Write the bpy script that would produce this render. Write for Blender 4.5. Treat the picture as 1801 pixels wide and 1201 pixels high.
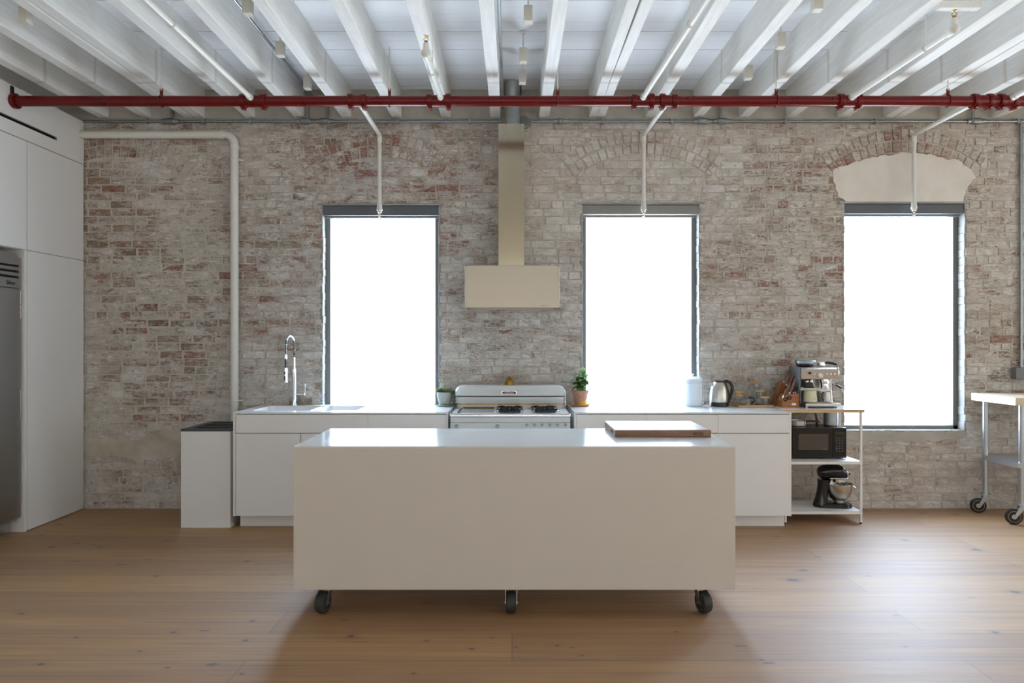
import bpy, bmesh, math, random
from mathutils import Vector, Matrix
R = random.Random(7)
PI = math.pi
for o in list(bpy.data.objects): bpy.data.objects.remove(o)
S = bpy.context.scene
C = S.collection

# ------------------------------------------------------------------ camera
CAMZ = 1.465
F = 1200.0
cd = bpy.data.cameras.new('camera'); cam = bpy.data.objects.new('camera', cd); C.objects.link(cam)
cd.sensor_width = 36.0; cd.lens = 36.0 * F / 1801.0; cd.clip_start = 0.05; cd.clip_end = 200
cam.location = (0, 0, CAMZ); cam.rotation_euler = (PI/2, 0, 0)
S.camera = cam
S.view_settings.view_transform = 'Standard'; S.view_settings.look = 'None'
S.view_settings.gamma = 1; S.view_settings.use_curve_mapping = False
S.view_settings.exposure = 1.72
S.cycles.max_bounces = 20; S.cycles.diffuse_bounces = 14; S.cycles.glossy_bounces = 6; S.cycles.transparent_max_bounces = 16

def X(px, D): return (px - 900.5) * D / F
def Z(py, D): return CAMZ - (py - 600.5) * D / F

# ------------------------------------------------------------------ world: bright overcast sky
# cooler and brighter towards the kitchen windows, warmer and dimmer towards the far end of the loft
W = bpy.data.worlds.new('overcast_sky'); S.world = W; W.use_nodes = True
wn = W.node_tree; wn.nodes.clear()
wo = wn.nodes.new('ShaderNodeOutputWorld'); wb = wn.nodes.new('ShaderNodeBackground')
tc = wn.nodes.new('ShaderNodeTexCoord'); sx = wn.nodes.new('ShaderNodeSeparateXYZ')
mr = wn.nodes.new('ShaderNodeMapRange'); cr = wn.nodes.new('ShaderNodeMix'); cr.data_type = 'RGBA'
mr.inputs['From Min'].default_value = -0.3; mr.inputs['From Max'].default_value = 0.35
SKY_FRONT = (3.75, 4.85, 6.3, 1)
SKY_LOW = (3.6, 4.2, 4.9, 1)     # street and facades below the horizon
SKY_REAR = (1.22, 1.18, 1.12, 1)
SKY_REAR_LOW = (2.1, 2.05, 1.95, 1)
lo = wn.nodes.new('ShaderNodeMapRange'); lo.inputs['From Min'].default_value = -.02; lo.inputs['From Max'].default_value = -.15
cf = wn.nodes.new('ShaderNodeMix'); cf.data_type = 'RGBA'; cf.inputs[6].default_value = SKY_FRONT; cf.inputs[7].default_value = SKY_LOW
wn.links.new(sx.outputs['Z'], lo.inputs['Value']); wn.links.new(lo.outputs[0], cf.inputs[0]); wn.links.new(cf.outputs[2], cr.inputs[7])
cg = wn.nodes.new('ShaderNodeMix'); cg.data_type = 'RGBA'; cg.inputs[6].default_value = SKY_REAR; cg.inputs[7].default_value = SKY_REAR_LOW
wn.links.new(lo.outputs[0], cg.inputs[0]); wn.links.new(cg.outputs[2], cr.inputs[6])
wn.links.new(tc.outputs['Generated'], sx.inputs[0]); wn.links.new(sx.outputs['Y'], mr.inputs['Value'])
wn.links.new(mr.outputs[0], cr.inputs[0]); wn.links.new(cr.outputs[2], wb.inputs['Color'])
wb.inputs['Strength'].default_value = 1.0
wn.links.new(wb.outputs[0], wo.inputs[0])

# ------------------------------------------------------------------ room dimensions
YB = 5.98            # face of the brick wall
YREAR = -5.2
XL, XR = -4.45, 6.6
ZC = 3.67            # underside of ceiling boards
WIN = [(-1.662, -0.640, 0.862, 2.660), (0.615, 1.642, 0.862, 2.668), (2.910, 3.970, 0.685, 2.675)]
REAR_WIN = [(-3.7, -2.2, 0.7, 2.95), (-0.7, 0.8, 0.7, 2.95), (2.4, 3.9, 0.7, 2.95)]
SIDE_WIN = [(-4.4, -2.9, 0.7, 2.95), (-1.9, -0.4, 0.7, 2.95), (0.6, 2.1, 0.7, 2.95), (3.1, 4.6, 0.7, 2.95)]      # along y, in the right wall

def portal(loc, rot, w, h):
    l = bpy.data.lights.new('window_daylight_portal', 'AREA'); l.shape = 'RECTANGLE'; l.size = w; l.size_y = h
    l.cycles.is_portal = True
    o = bpy.data.objects.new('window_daylight_portal', l); o.location = loc; o.rotation_euler = rot; C.objects.link(o)
for a, b, c, d in WIN: portal(((a+b)/2, YB+0.26, (c+d)/2), (-PI/2, 0, 0), b-a+.1, d-c+.1)
for a, b, c, d in REAR_WIN: portal(((a+b)/2, YREAR-0.26, (c+d)/2), (PI/2, 0, 0), b-a+.1, d-c+.1)
for a, b, c, d in SIDE_WIN: portal((XR+0.26, (a+b)/2, (c+d)/2), (PI/2, 0, PI/2), b-a+.1, d-c+.1)

# ------------------------------------------------------------------ materials
def lin(c): return tuple(((x/255)/12.92 if x/255 <= .04045 else ((x/255+.055)/1.055)**2.4) for x in c) + (1,)
class NT:
    def __init__(s, name):
        s.m = bpy.data.materials.new(name); s.m.use_nodes = True; s.t = s.m.node_tree
        s.b = s.t.nodes['Principled BSDF']; s.out = s.t.nodes['Material Output']
    def n(s, typ, **k):
        x = s.t.nodes.new(typ)
        for a, v in k.items(): setattr(x, a, v)
        return x
    def l(s, a, b): s.t.links.new(a, b)
    def coord(s, kind='Object', scale=(1, 1, 1), loc=(0, 0, 0)):
        if kind == 'World': o = s.n('ShaderNodeNewGeometry').outputs['Position']
        else: o = s.n('ShaderNodeTexCoord').outputs[kind]
        m = s.n('ShaderNodeMapping'); m.inputs['Scale'].default_value = scale; m.inputs['Location'].default_value = loc
        s.l(o, m.inputs[0]); return m.outputs[0]
    def noise(s, vec, scale, detail=4, rough=.55, dist=0):
        x = s.n('ShaderNodeTexNoise'); x.inputs['Scale'].default_value = scale; x.inputs['Detail'].default_value = detail
        x.inputs['Roughness'].default_value = rough; x.inputs['Distortion'].default_value = dist
        s.l(vec, x.inputs['Vector']); return x.outputs['Fac']
    def mix(s, f, a, b, bt='MIX'):
        x = s.n('ShaderNodeMix', data_type='RGBA', blend_type=bt)
        for i, v in ((0, f), (6, a), (7, b)):
            if hasattr(v, 'links'): s.l(v, x.inputs[i])
            else: x.inputs[i].default_value = v
        return x.outputs[2]
    def math(s, op, a, b=0, c=None, clamp=False):
        x = s.n('ShaderNodeMath', operation=op); x.use_clamp = clamp
        for i, v in enumerate((a, b) if c is None else (a, b, c)):
            if hasattr(v, 'links'): s.l(v, x.inputs[i])
            else: x.inputs[i].default_value = v
        return x.outputs[0]
    def rng(s, v, a, b, c=0, d=1):
        x = s.n('ShaderNodeMapRange')
        s.l(v, x.inputs['Value'])
        for k, q in (('From Min', a), ('From Max', b), ('To Min', c), ('To Max', d)): x.inputs[k].default_value = q
        return x.outputs[0]
    def ramp(s, v, stops):
        x = s.n('ShaderNodeValToRGB'); s.l(v, x.inputs[0]); e = x.color_ramp.elements
        while len(e) > 1: e.remove(e[-1])
        e[0].position, e[0].color = stops[0]
        for p, c in stops[1:]:
            q = e.new(p); q.color = c
        return x.outputs[0]
    def bump(s, h, strength=.3, dist=.01):
        x = s.n('ShaderNodeBump'); x.inputs['Strength'].default_value = strength; x.inputs['Distance'].default_value = dist
        s.l(h, x.inputs['Height']); s.l(x.outputs[0], s.b.inputs['Normal']); return x
    def base(s, v):
        if hasattr(v, 'links'): s.l(v, s.b.inputs['Base Color'])
        else: s.b.inputs['Base Color'].default_value = v
    def set(s, **k):
        for a, v in k.items():
            i = s.b.inputs[a.replace('_', ' ')]
            if hasattr(v, 'links'): s.l(v, i)
            else: i.default_value = v

def simple(name, col, rough=.5, metal=0, var=.06, nscale=6, bump=0, bscale=60, **k):
    t = NT(name); v = t.coord('Object'); n = t.noise(v, nscale, 5)
    c = lin(col)
    d = tuple(max(0, x*(1-var)) for x in c[:3]) + (1,)
    e = tuple(min(1, x*(1+var)) for x in c[:3]) + (1,)
    t.base(t.mix(t.rng(n, .3, .7), d, e))
    t.set(Roughness=t.rng(n, .3, .7, max(0, rough-.04), min(1, rough+.04)), Metallic=metal, **k)
    if bump: t.bump(t.noise(v, bscale, 4), bump, .004)
    return t.m
def brushed(name, col, rough, axis=(1, 1, 60), strength=.06):
    t = NT(name); v = t.coord('Object', axis); n = t.noise(v, 14, 5)
    c = lin(col); t.base(t.mix(t.rng(n, .3, .7), tuple(x*.93 for x in c[:3])+(1,), c))
    t.set(Metallic=1.0, Roughness=t.rng(n, .3, .7, rough-.04, rough+.06)); t.bump(n, strength, .002); return t.m
def wood(name, c1, c2, rough=.5, axis='X', s=1.0):
    t = NT(name); sc = {'X': (1.2*s, 22*s, 22*s), 'Y': (22*s, 1.2*s, 22*s), 'Z': (22*s, 22*s, 1.2*s)}[axis]
    v = t.coord('Object', sc); n = t.noise(v, 2.5, 6, .6, .6); n2 = t.noise(t.coord('Object'), 4, 3)
    g = t.math('ADD', t.math('MULTIPLY', n, .75), t.math('MULTIPLY', n2, .25))
    t.base(t.ramp(g, [(.3, lin(c1)), (.68, lin(c2))])); t.set(Roughness=rough); t.bump(n, .12, .002); return t.m
def glassy(name, col=(1, 1, 1, 1), rough=.02, reflect=.12, tint=1.0):
    t = NT(name); t.t.nodes.remove(t.b)
    tr = t.n('ShaderNodeBsdfTransparent'); tr.inputs[0].default_value = (tint*col[0], tint*col[1], tint*col[2], 1)
    gl = t.n('ShaderNodeBsdfGlossy'); gl.inputs['Roughness'].default_value = rough
    lw = t.n('ShaderNodeLayerWeight'); lw.inputs[0].default_value = .5
    n = t.noise(t.coord('Object'), 3, 2); f = t.math('ADD', t.math('MULTIPLY', t.math('POWER', lw.outputs['Facing'], 4), .75), t.rng(n, .3, .7, .03, .03+reflect*.1), clamp=True)
    mx = t.n('ShaderNodeMixShader'); t.l(f, mx.inputs[0]); t.l(tr.outputs[0], mx.inputs[1]); t.l(gl.outputs[0], mx.inputs[2])
    t.l(mx.outputs[0], t.out.inputs[0]); return t.m

M = {}
M['cab'] = simple('satin white cabinet lacquer', (224, 223, 220), .42, var=.01)
M['top'] = simple('white solid surface', (214, 214, 212), .16, var=.01, nscale=2)
M['isl'] = simple('warm white solid surface', (205, 198, 186), .4, var=.012)
M['isltop'] = simple('polished white solid surface', (214, 214, 210), .13, var=.01, nscale=2)
M['whitepipe'] = simple('off white pipe paint', (214, 213, 205), .4, var=.03, nscale=20, bump=.15)
M['red'] = simple('oxblood gloss pipe paint', (96, 10, 8), .3, var=.1, nscale=8, bump=.08, Specular_IOR_Level=.3)
M['steel'] = brushed('brushed stainless steel', (196, 192, 184), .3)
M['hood'] = brushed('satin brushed hood steel', (176, 167, 152), .36, (60, 1, 1), .03)
M['duct'] = brushed('satin brushed duct steel', (180, 170, 148), .17, (60, 1, 1), .02)
M['fridge'] = brushed('brushed refrigerator steel', (178, 178, 176), .33, (1, 1, 60), .05)
M['chrome'] = simple('polished chrome', (225, 226, 228), .1, 1, var=.02)
M['galv'] = simple('galvanised conduit steel', (158, 164, 166), .38, 1, var=.12, nscale=30)
M['ductflex'] = simple('spiral duct aluminium', (200, 204, 206), .3, .9, var=.05, nscale=12)
M['alu'] = simple('dull zinc plated leg steel', (188, 194, 200), .34, 1, var=.06, nscale=12)
M['black'] = simple('gloss black enamel', (12, 12, 14), .12, var=.1)
M['blackp'] = simple('satin black plastic', (20, 20, 21), .35, var=.1)
M['dkgrey'] = simple('charcoal grey laminate', (62, 68, 68), .35, var=.06)
M['frame'] = simple('grey window frame aluminium', (112, 114, 113), .6, var=.05)
M['pale'] = simple('pale outer window frame', (132, 132, 128), .5, var=.04)
M['shade'] = simple('charcoal roller blind cassette', (86, 91, 96), .55, var=.05)
M['shadeg'] = simple('taupe grey roller blind cassette', (128, 127, 122), .5, var=.04)
M['rubber'] = simple('dark grey rubber tyre', (48, 49, 45), .6, var=.1)
M['dark'] = simple('dark recess', (14, 14, 14), .8)
M['brass'] = simple('aged brass', (168, 132, 66), .28, 1, var=.15, nscale=30)
M['enamel'] = simple('white stove enamel', (206, 209, 208), .14, var=.015)
M['crock'] = simple('white enamelled tin', (206, 216, 222), .22, var=.02)
M['terra'] = simple('terracotta clay', (170, 124, 100), .85, var=.1, bump=.2)
M['soil'] = simple('dark potting soil', (40, 30, 22), .95, var=.3, nscale=60, bump=.6)
def leafmat(name, c, tc_, rough):
    m_ = simple(name, c, rough, var=.22, nscale=20); t_ = m_.node_tree; b_ = t_.nodes['Principled BSDF']; o_ = t_.nodes['Material Output']
    tl = t_.nodes.new('ShaderNodeBsdfTranslucent'); tl.inputs[0].default_value = lin(tc_)
    mx = t_.nodes.new('ShaderNodeMixShader'); mx.inputs[0].default_value = .35
    t_.links.new(b_.outputs[0], mx.inputs[1]); t_.links.new(tl.outputs[0], mx.inputs[2]); t_.links.new(mx.outputs[0], o_.inputs[0]); return m_
M['leaf'] = leafmat('deep green leaf', (92, 134, 74), (110, 160, 60), .3)
M['leafl'] = leafmat('light young green leaf', (132, 172, 74), (150, 190, 70), .35)
M['sage'] = leafmat('dusty green succulent leaf', (134, 156, 112), (150, 170, 100), .5)
M['stemm'] = simple('green brown stem', (88, 96, 56), .6)
M['cream'] = simple('cream glazed ceramic', (214, 208, 170), .3)
M['stone'] = simple('speckled grey planter', (168, 172, 166), .8, var=.12, nscale=90, bump=.3)
M['label'] = simple('white paper label', (225, 225, 220), .6)
M['ivory'] = simple('ivory ceiling fixture plastic', (206, 204, 192), .5, var=.03)
M['redbadge'] = simple('red badge enamel', (120, 20, 22), .25)
M['glass'] = glassy('clear window glass', (1, 1, 1, 1), .01)
M['jar'] = glassy('clear jar glass', (.98, .99, .99, 1), .03, tint=.99)
M['bamboo'] = wood('bamboo lid', (186, 142, 88), (214, 174, 118), .5)
M['board'] = wood('walnut and maple chopping board', (98, 66, 46), (150, 112, 84), .42, 'X')
M['boardtop'] = wood('worn chopping board face', (132, 104, 86), (168, 142, 124), .3, 'X')
M['tray'] = wood('light wood tray', (178, 138, 92), (208, 172, 126), .5)
M['block'] = wood('oiled acacia knife block', (92, 52, 26), (160, 96, 50), .4, 'Z')
M['block2'] = wood('orange beech knife block', (128, 72, 34), (172, 108, 58), .4, 'X')
M['khandle'] = wood('brown knife handle wood', (96, 62, 46), (140, 98, 76), .4, 'Z')
M['ply'] = wood('blond plywood edge', (176, 146, 106), (206, 180, 140), .5)
M['maple'] = wood('pale maple butcher block', (196, 178, 150), (222, 208, 184), .45, 'X')

def joist_mat():
    t = NT('brushed white joist paint')
    v = t.coord('World', (14, 1.0, 14)); n = t.noise(v, 3, 7, .6, .3)
    v2 = t.coord('World'); n2 = t.noise(v2, 2.2, 4); n3 = t.noise(v2, 34, 3, .5)
    col = t.mix(t.rng(n, .35, .7), lin((222, 222, 218)), lin((234, 235, 232)))
    col = t.mix(t.rng(n2, .55, .75, 0, .25), col, lin((186, 182, 170)))
    # knots and nail marks
    col = t.mix(t.rng(n3, .74, .80, 0, .55), col, lin((96, 90, 80)))
    # an old stain line where a dropped ceiling once ended
    sp = t.n('ShaderNodeSeparateXYZ'); t.l(v2, sp.inputs[0])
    yy = t.math('ADD', sp.outputs['Y'], t.math('MULTIPLY', t.noise(v2, 5, 2), .06))
    band = t.math('SUBTRACT', 1, t.math('MULTIPLY', t.math('ABSOLUTE', t.math('SUBTRACT', yy, 5.20)), 38), clamp=True)
    band = t.math('MAXIMUM', band, 0)
    col = t.mix(t.math('MULTIPLY', band, .45), col, lin((176, 150, 132)))
    t.base(col); t.set(Roughness=.75); t.b.inputs['Specular IOR Level'].default_value = .25
    t.bump(t.math('ADD', n, t.math('MULTIPLY', n3, .4)), .35, .006); return t.m
M['joist'] = joist_mat()
def boards_mat():
    t = NT('painted ceiling boards')
    v = t.coord('World'); sp = t.n('ShaderNodeSeparateXYZ'); t.l(v, sp.inputs[0])
    row = t.math('FLOOR', t.math('DIVIDE', sp.outputs['Y'], .148)); wnz = t.n('ShaderNodeTexWhiteNoise', noise_dimensions='1D')
    t.l(row, wnz.inputs['W'])
    n = t.noise(t.coord('World', (1.2, 16, 1)), 3, 6)
    col = t.mix(wnz.outputs['Value'], lin((222, 225, 228)), lin((234, 236, 238)))
    col = t.mix(t.rng(n, .55, .8, 0, .3), col, lin((170, 168, 160)))
    t.base(col); t.set(Roughness=.55); t.bump(n, .25, .006); return t.m
M['boards'] = boards_mat()
def brick_mat(reveal=False):
    t = NT('whitewashed brick' if not reveal else 'painted brick reveal')
    w = t.coord('World'); sp = t.n('ShaderNodeSeparateXYZ'); t.l(w, sp.inputs[0])
    at = t.n('ShaderNodeAttribute', attribute_name='brick'); sr = t.n('ShaderNodeSeparateColor'); t.l(at.outputs['Color'], sr.inputs[0])
    clay = t.ramp(sr.outputs[0], [(0, lin((136, 84, 70))), (.3, lin((156, 108, 92))), (.55, lin((160, 126, 106))), (.75, lin((152, 132, 104))), (1, lin((128, 106, 90)))])
    big = t.noise(w, .75, 3, .5); med = t.noise(t.coord('World', (1, 1, 2.6)), 6.5, 9, .74, .35); fine = t.noise(t.coord('World', (1, 1, 2.4)), 34, 6, .75, .6)
    med2 = t.noise(t.coord('World', (1, 1, 3.2), (3.1, 7, 2)), 11, 7, .7, .6)
    # how much of the old paint has survived, brick by brick and area by area
    left = t.rng(sp.outputs['X'], -2.2, -2.6, 0, 1)
    scrib = t.noise(t.coord('World', (1, 1, 2.4), (5, 5, 1)), 20, 6, .7, 1.6)
    s = t.math('ADD', t.math('MULTIPLY', med, .70), t.math('ADD', t.math('MULTIPLY', fine, .45), t.math('MULTIPLY', t.math('SUBTRACT', scrib, .5), .7)))
    s = t.math('ADD', s, t.math('MULTIPLY', med2, .35))
    s = t.math('ADD', s, t.math('MULTIPLY', sr.outputs[1], .15))
    s = t.math('ADD', s, t.math('MULTIPLY', big, .50))
    low = t.rng(sp.outputs['Z'], .95, .35, 0, .06)
    s = t.math('ADD', s, low)
    s = t.math('ADD', s, t.math('MULTIPLY', left, .01))
    paint = t.rng(s, .89, 1.05)
    wash = t.ramp(t.noise(t.coord('World', (1, 1, 1.6), (9, 2, 5)), 4.2, 9, .78, .6), [(.36, lin((156, 149, 136))), (.48, lin((196, 191, 182))), (.62, lin((224, 223, 218)))])
    tan = t.mix(t.rng(t.noise(w, 1.1, 3), .42, .62), wash, lin((184, 172, 150)))
    right = t.rng(sp.outputs['X'], 1.6, 2.6, .25, .8)
    wash = t.mix(t.math('MULTIPLY', right, .55), wash, tan)
    pinkish = t.rng(t.noise(t.coord('World', (1, 1, 1.3), (2, 8, 3)), 1.6, 5, .6), .42, .62, 0, .42)
    wash = t.mix(t.math('MULTIPLY', pinkish, t.rng(fine, .38, .58)), wash, lin((190, 156, 140)))
    # heavier fresh white smears
    smear = t.rng(t.noise(t.coord('World', (1, 1, 3.4), (1, 1, 1)), 9, 9, .8, .7), .53, .63, 0, .8)
    wash = t.mix(t.math('MULTIPLY', sr.outputs[2], .45), wash, t.mix(sr.outputs[1], lin((170, 152, 138)), lin((196, 194, 188))))
    wash = t.mix(smear, wash, lin((232, 231, 227)))
    col = t.mix(paint, clay, wash)
    dirt = t.rng(t.noise(t.coord('World', (1, 1, 1.4), (4, 4, 4)), 16, 8, .8, .6), .57, .66, 0, .75)
    col = t.mix(dirt, col, lin((104, 88, 74)))
    t.base(col); t.set(Roughness=.88)
    h = t.math('ADD', t.math('MULTIPLY', fine, .7), t.math('ADD', t.math('MULTIPLY', med, 1.1), t.math('MULTIPLY', paint, .25)))
    t.bump(h, .85, .012); return t.m
M['brick'] = brick_mat()
def mortar_mat():
    t = NT('lime mortar and paint')
    w = t.coord('World'); sp = t.n('ShaderNodeSeparateXYZ'); t.l(w, sp.inputs[0])
    n = t.noise(w, 8, 8, .7, .4); f = t.noise(w, 50, 5, .7)
    left = t.rng(sp.outputs['X'], -2.2, -2.7, 0, 1)
    c = t.ramp(n, [(.3, lin((150, 142, 128))), (.48, lin((180, 174, 162))), (.7, lin((208, 204, 195)))])
    c = t.mix(t.math('MULTIPLY', left, .6), c, lin((206, 199, 182)))
    t.base(c); t.set(Roughness=.92); t.bump(t.math('ADD', n, t.math('MULTIPLY', f, .6)), .8, .01); return t.m
M['mortar'] = mortar_mat()
def plaster_mat(name, c1, c2, c3):
    t = NT(name); w = t.coord('World'); n = t.noise(w, 4, 6, .6, .3); f = t.noise(w, 26, 6, .7)
    c = t.ramp(n, [(.3, lin(c1)), (.55, lin(c2)), (.75, lin(c3))])
    c = t.mix(t.rng(f, .68, .74, 0, .7), c, lin((122, 112, 98)))
    t.base(c); t.set(Roughness=.85); t.bump(t.math('ADD', n, t.math('MULTIPLY', f, .4)), .35, .006); return t.m
M['plaster'] = plaster_mat('cream skim plaster', (202, 196, 185), (212, 207, 198), (218, 214, 207))
M['parge'] = plaster_mat('grey parging', (160, 156, 146), (178, 174, 164), (192, 188, 178))
M['parge2'] = plaster_mat('drab cement render', (160, 152, 136), (186, 179, 164), (206, 200, 188))
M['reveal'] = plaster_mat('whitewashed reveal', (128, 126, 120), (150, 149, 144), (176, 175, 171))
M['wallw'] = plaster_mat('white room plaster', (206, 203, 196), (212, 209, 202), (216, 213, 206))
def floor_mat():
    t = NT('wide oiled pine planks')
    w = t.coord('World')
    br = t.n('ShaderNodeTexBrick'); br.offset = .37; br.squash = 1
    br.inputs['Scale'].default_value = 1; br.inputs['Brick Width'].default_value = 3.3; br.inputs['Row Height'].default_value = .285
    br.inputs['Mortar Size'].default_value = .0018; br.inputs['Mortar Smooth'].default_value = .2; br.inputs['Bias'].default_value = 0
    br.inputs['Color1'].default_value = (0, 0, 0, 1); br.inputs['Color2'].default_value = (1, 1, 1, 1)
    t.l(w, br.inputs['Vector'])
    # distortion so the grain wanders
    g = t.noise(t.coord('World', (.55, 15, 1)), 2.6, 8, .62, .5)
    g2 = t.noise(t.coord('World', (.25, 5, 1), (3, 1, 0)), 1.7, 5, .6, 1.2)
    streak = t.noise(t.coord('World', (.5, 42, 1), (7, 3, 0)), 1.8, 5, .6, .3)
    bw = t.n('ShaderNodeSeparateColor'); t.l(br.outputs['Color'], bw.inputs[0])
    base = t.mix(bw.outputs[0], lin((148, 102, 38)), lin((172, 126, 56)))
    base = t.mix(t.rng(g, .35, .68), t.mix(.5, base, lin((116, 70, 22))), base)
    base = t.mix(t.rng(g2, .5, .7, 0, .45), base, lin((186, 138, 74)))
    base = t.mix(t.rng(streak, .56, .66, 0, .7), base, lin((98, 58, 32)))
    # knots
    vo = t.n('ShaderNodeTexVoronoi'); vo.inputs['Scale'].default_value = 1.15; vo.inputs['Randomness'].default_value = 1
    t.l(t.coord('World', (1, 2.6, 1)), vo.inputs['Vector'])
    wob = t.math('ADD', vo.outputs['Distance'], t.math('MULTIPLY', t.math('SUBTRACT', t.noise(w, 18, 3), .5), .10))
    vc = t.n('ShaderNodeSeparateColor'); t.l(vo.outputs['Color'], vc.inputs[0])
    thr = t.math('SUBTRACT', t.math('MULTIPLY', vc.outputs[0], .10), .02)
    k = t.math('MULTIPLY', t.math('SUBTRACT', t.math('ADD', thr, .022), wob), 70, clamp=True)
    vo2 = t.n('ShaderNodeTexVoronoi'); vo2.inputs['Scale'].default_value = 2.5; t.l(t.coord('World', (.7, 3, 1), (5, 2, 0)), vo2.inputs['Vector'])
    k2 = t.math('MULTIPLY', t.math('SUBTRACT', .075, vo2.outputs['Distance']), 50, clamp=True)
    kk = t.math('MAXIMUM', k, t.math('MULTIPLY', k2, .8))
    # the large knots of this particular floor
    K = [(304,1112,9),(72,1168,11),(134,1121,7),(443,1092,8),(432,1126,9),(425,1185,7),(293,951,11),(178,962,10),(136,955,9),(164,958,6),(90,962,8),(132,987,10),(274,1013,9),(262,984,8),(104,922,9),(436,987,10),(37,1079,11),(246,1145,7),(294,1174,7),
         (618,1119,12),(750,1127,7),(867,1121,6),(830,1141,8),(907,1138,6),(980,1135,5),(1005,1139,6),(1023,1153,7),(728,1184,6),(1412,1003,14),(1395,1020,22),(1717,967,14),(1528,1013,4),(1576,1082,9),(1750,1112,11),(1592,1137,6),(1786,1041,15),(1190,1111,8),(1592,950,8),(1623,903,9),(1681,905,9),(1340,1160,6)]
    wp = t.n('ShaderNodeNewGeometry').outputs['Position']; jn = t.math('MULTIPLY', t.math('SUBTRACT', t.noise(w, 30, 3), .5), .9)
    rk = random.Random(5); acc = None
    for px, py, wd in K:
        D = F*CAMZ/(py-600.5); x = X(px, D); rx = max(.012, wd*D/F*.62); ry = rx*rk.uniform(.45, .8)
        vm = t.n('ShaderNodeVectorMath', operation='MULTIPLY_ADD'); t.l(wp, vm.inputs[0]); vm.inputs[1].default_value = (1/rx, 1/ry, 0); vm.inputs[2].default_value = (-x/rx, -D/ry, 0)
        ln = t.n('ShaderNodeVectorMath', operation='LENGTH'); t.l(vm.outputs[0], ln.inputs[0])
        acc = ln.outputs['Value'] if acc is None else t.math('MINIMUM', acc, ln.outputs['Value'])
    acc = t.math('ADD', acc, jn)
    kk = t.math('MAXIMUM', kk, t.math('MULTIPLY', t.math('SUBTRACT', 1.0, acc), 3.0, clamp=True))
    base = t.mix(t.math('MULTIPLY', t.math('SUBTRACT', 2.6, acc), .5, clamp=True), base, t.mix(.45, base, lin((110, 62, 26))))
    base = t.mix(t.math('MULTIPLY', kk, .95), base, lin((48, 30, 20)))
    halo = t.math('MULTIPLY', t.math('SUBTRACT', t.math('ADD', thr, .10), wob), 8, clamp=True)
    base = t.mix(t.math('MULTIPLY', halo, .35), base, lin((124, 76, 42)))
    base = t.mix(t.math('MULTIPLY', br.outputs['Fac'], .8), base, lin((40, 26, 16)))
    t.base(base)
    t.set(Roughness=t.rng(g, .3, .7, .50, .60)); t.b.inputs['Specular IOR Level'].default_value = .7
    t.b.inputs['Coat Weight'].default_value = 1.0; t.b.inputs['Coat Roughness'].default_value = .78; t.b.inputs['Coat IOR'].default_value = 1.9
    h = t.math('SUBTRACT', t.math('ADD', t.math('MULTIPLY', g, .25), t.math('MULTIPLY', streak, .15)), t.math('MULTIPLY', br.outputs['Fac'], 1.0))
    t.bump(h, .22, .004); return t.m
M['floor'] = floor_mat()
def pot_mat():
    t = NT('terracotta dipped in yellow paint'); v = t.coord('Object'); sp = t.n('ShaderNodeSeparateXYZ'); t.l(v, sp.inputs[0])
    n = t.noise(v, 30, 4)
    e = t.math('SUBTRACT', t.math('ADD', .035, t.math('MULTIPLY', sp.outputs['X'], .55)), sp.outputs['Z'])
    f = t.math('MULTIPLY', e, 400, clamp=True)
    t.base(t.mix(f, t.mix(t.rng(n, .3, .7), lin((160, 114, 92)), lin((182, 136, 112))), lin((204, 160, 40)))); t.set(Roughness=.75); return t.m
M['dip'] = pot_mat()
def chimney_ring(): pass

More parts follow.
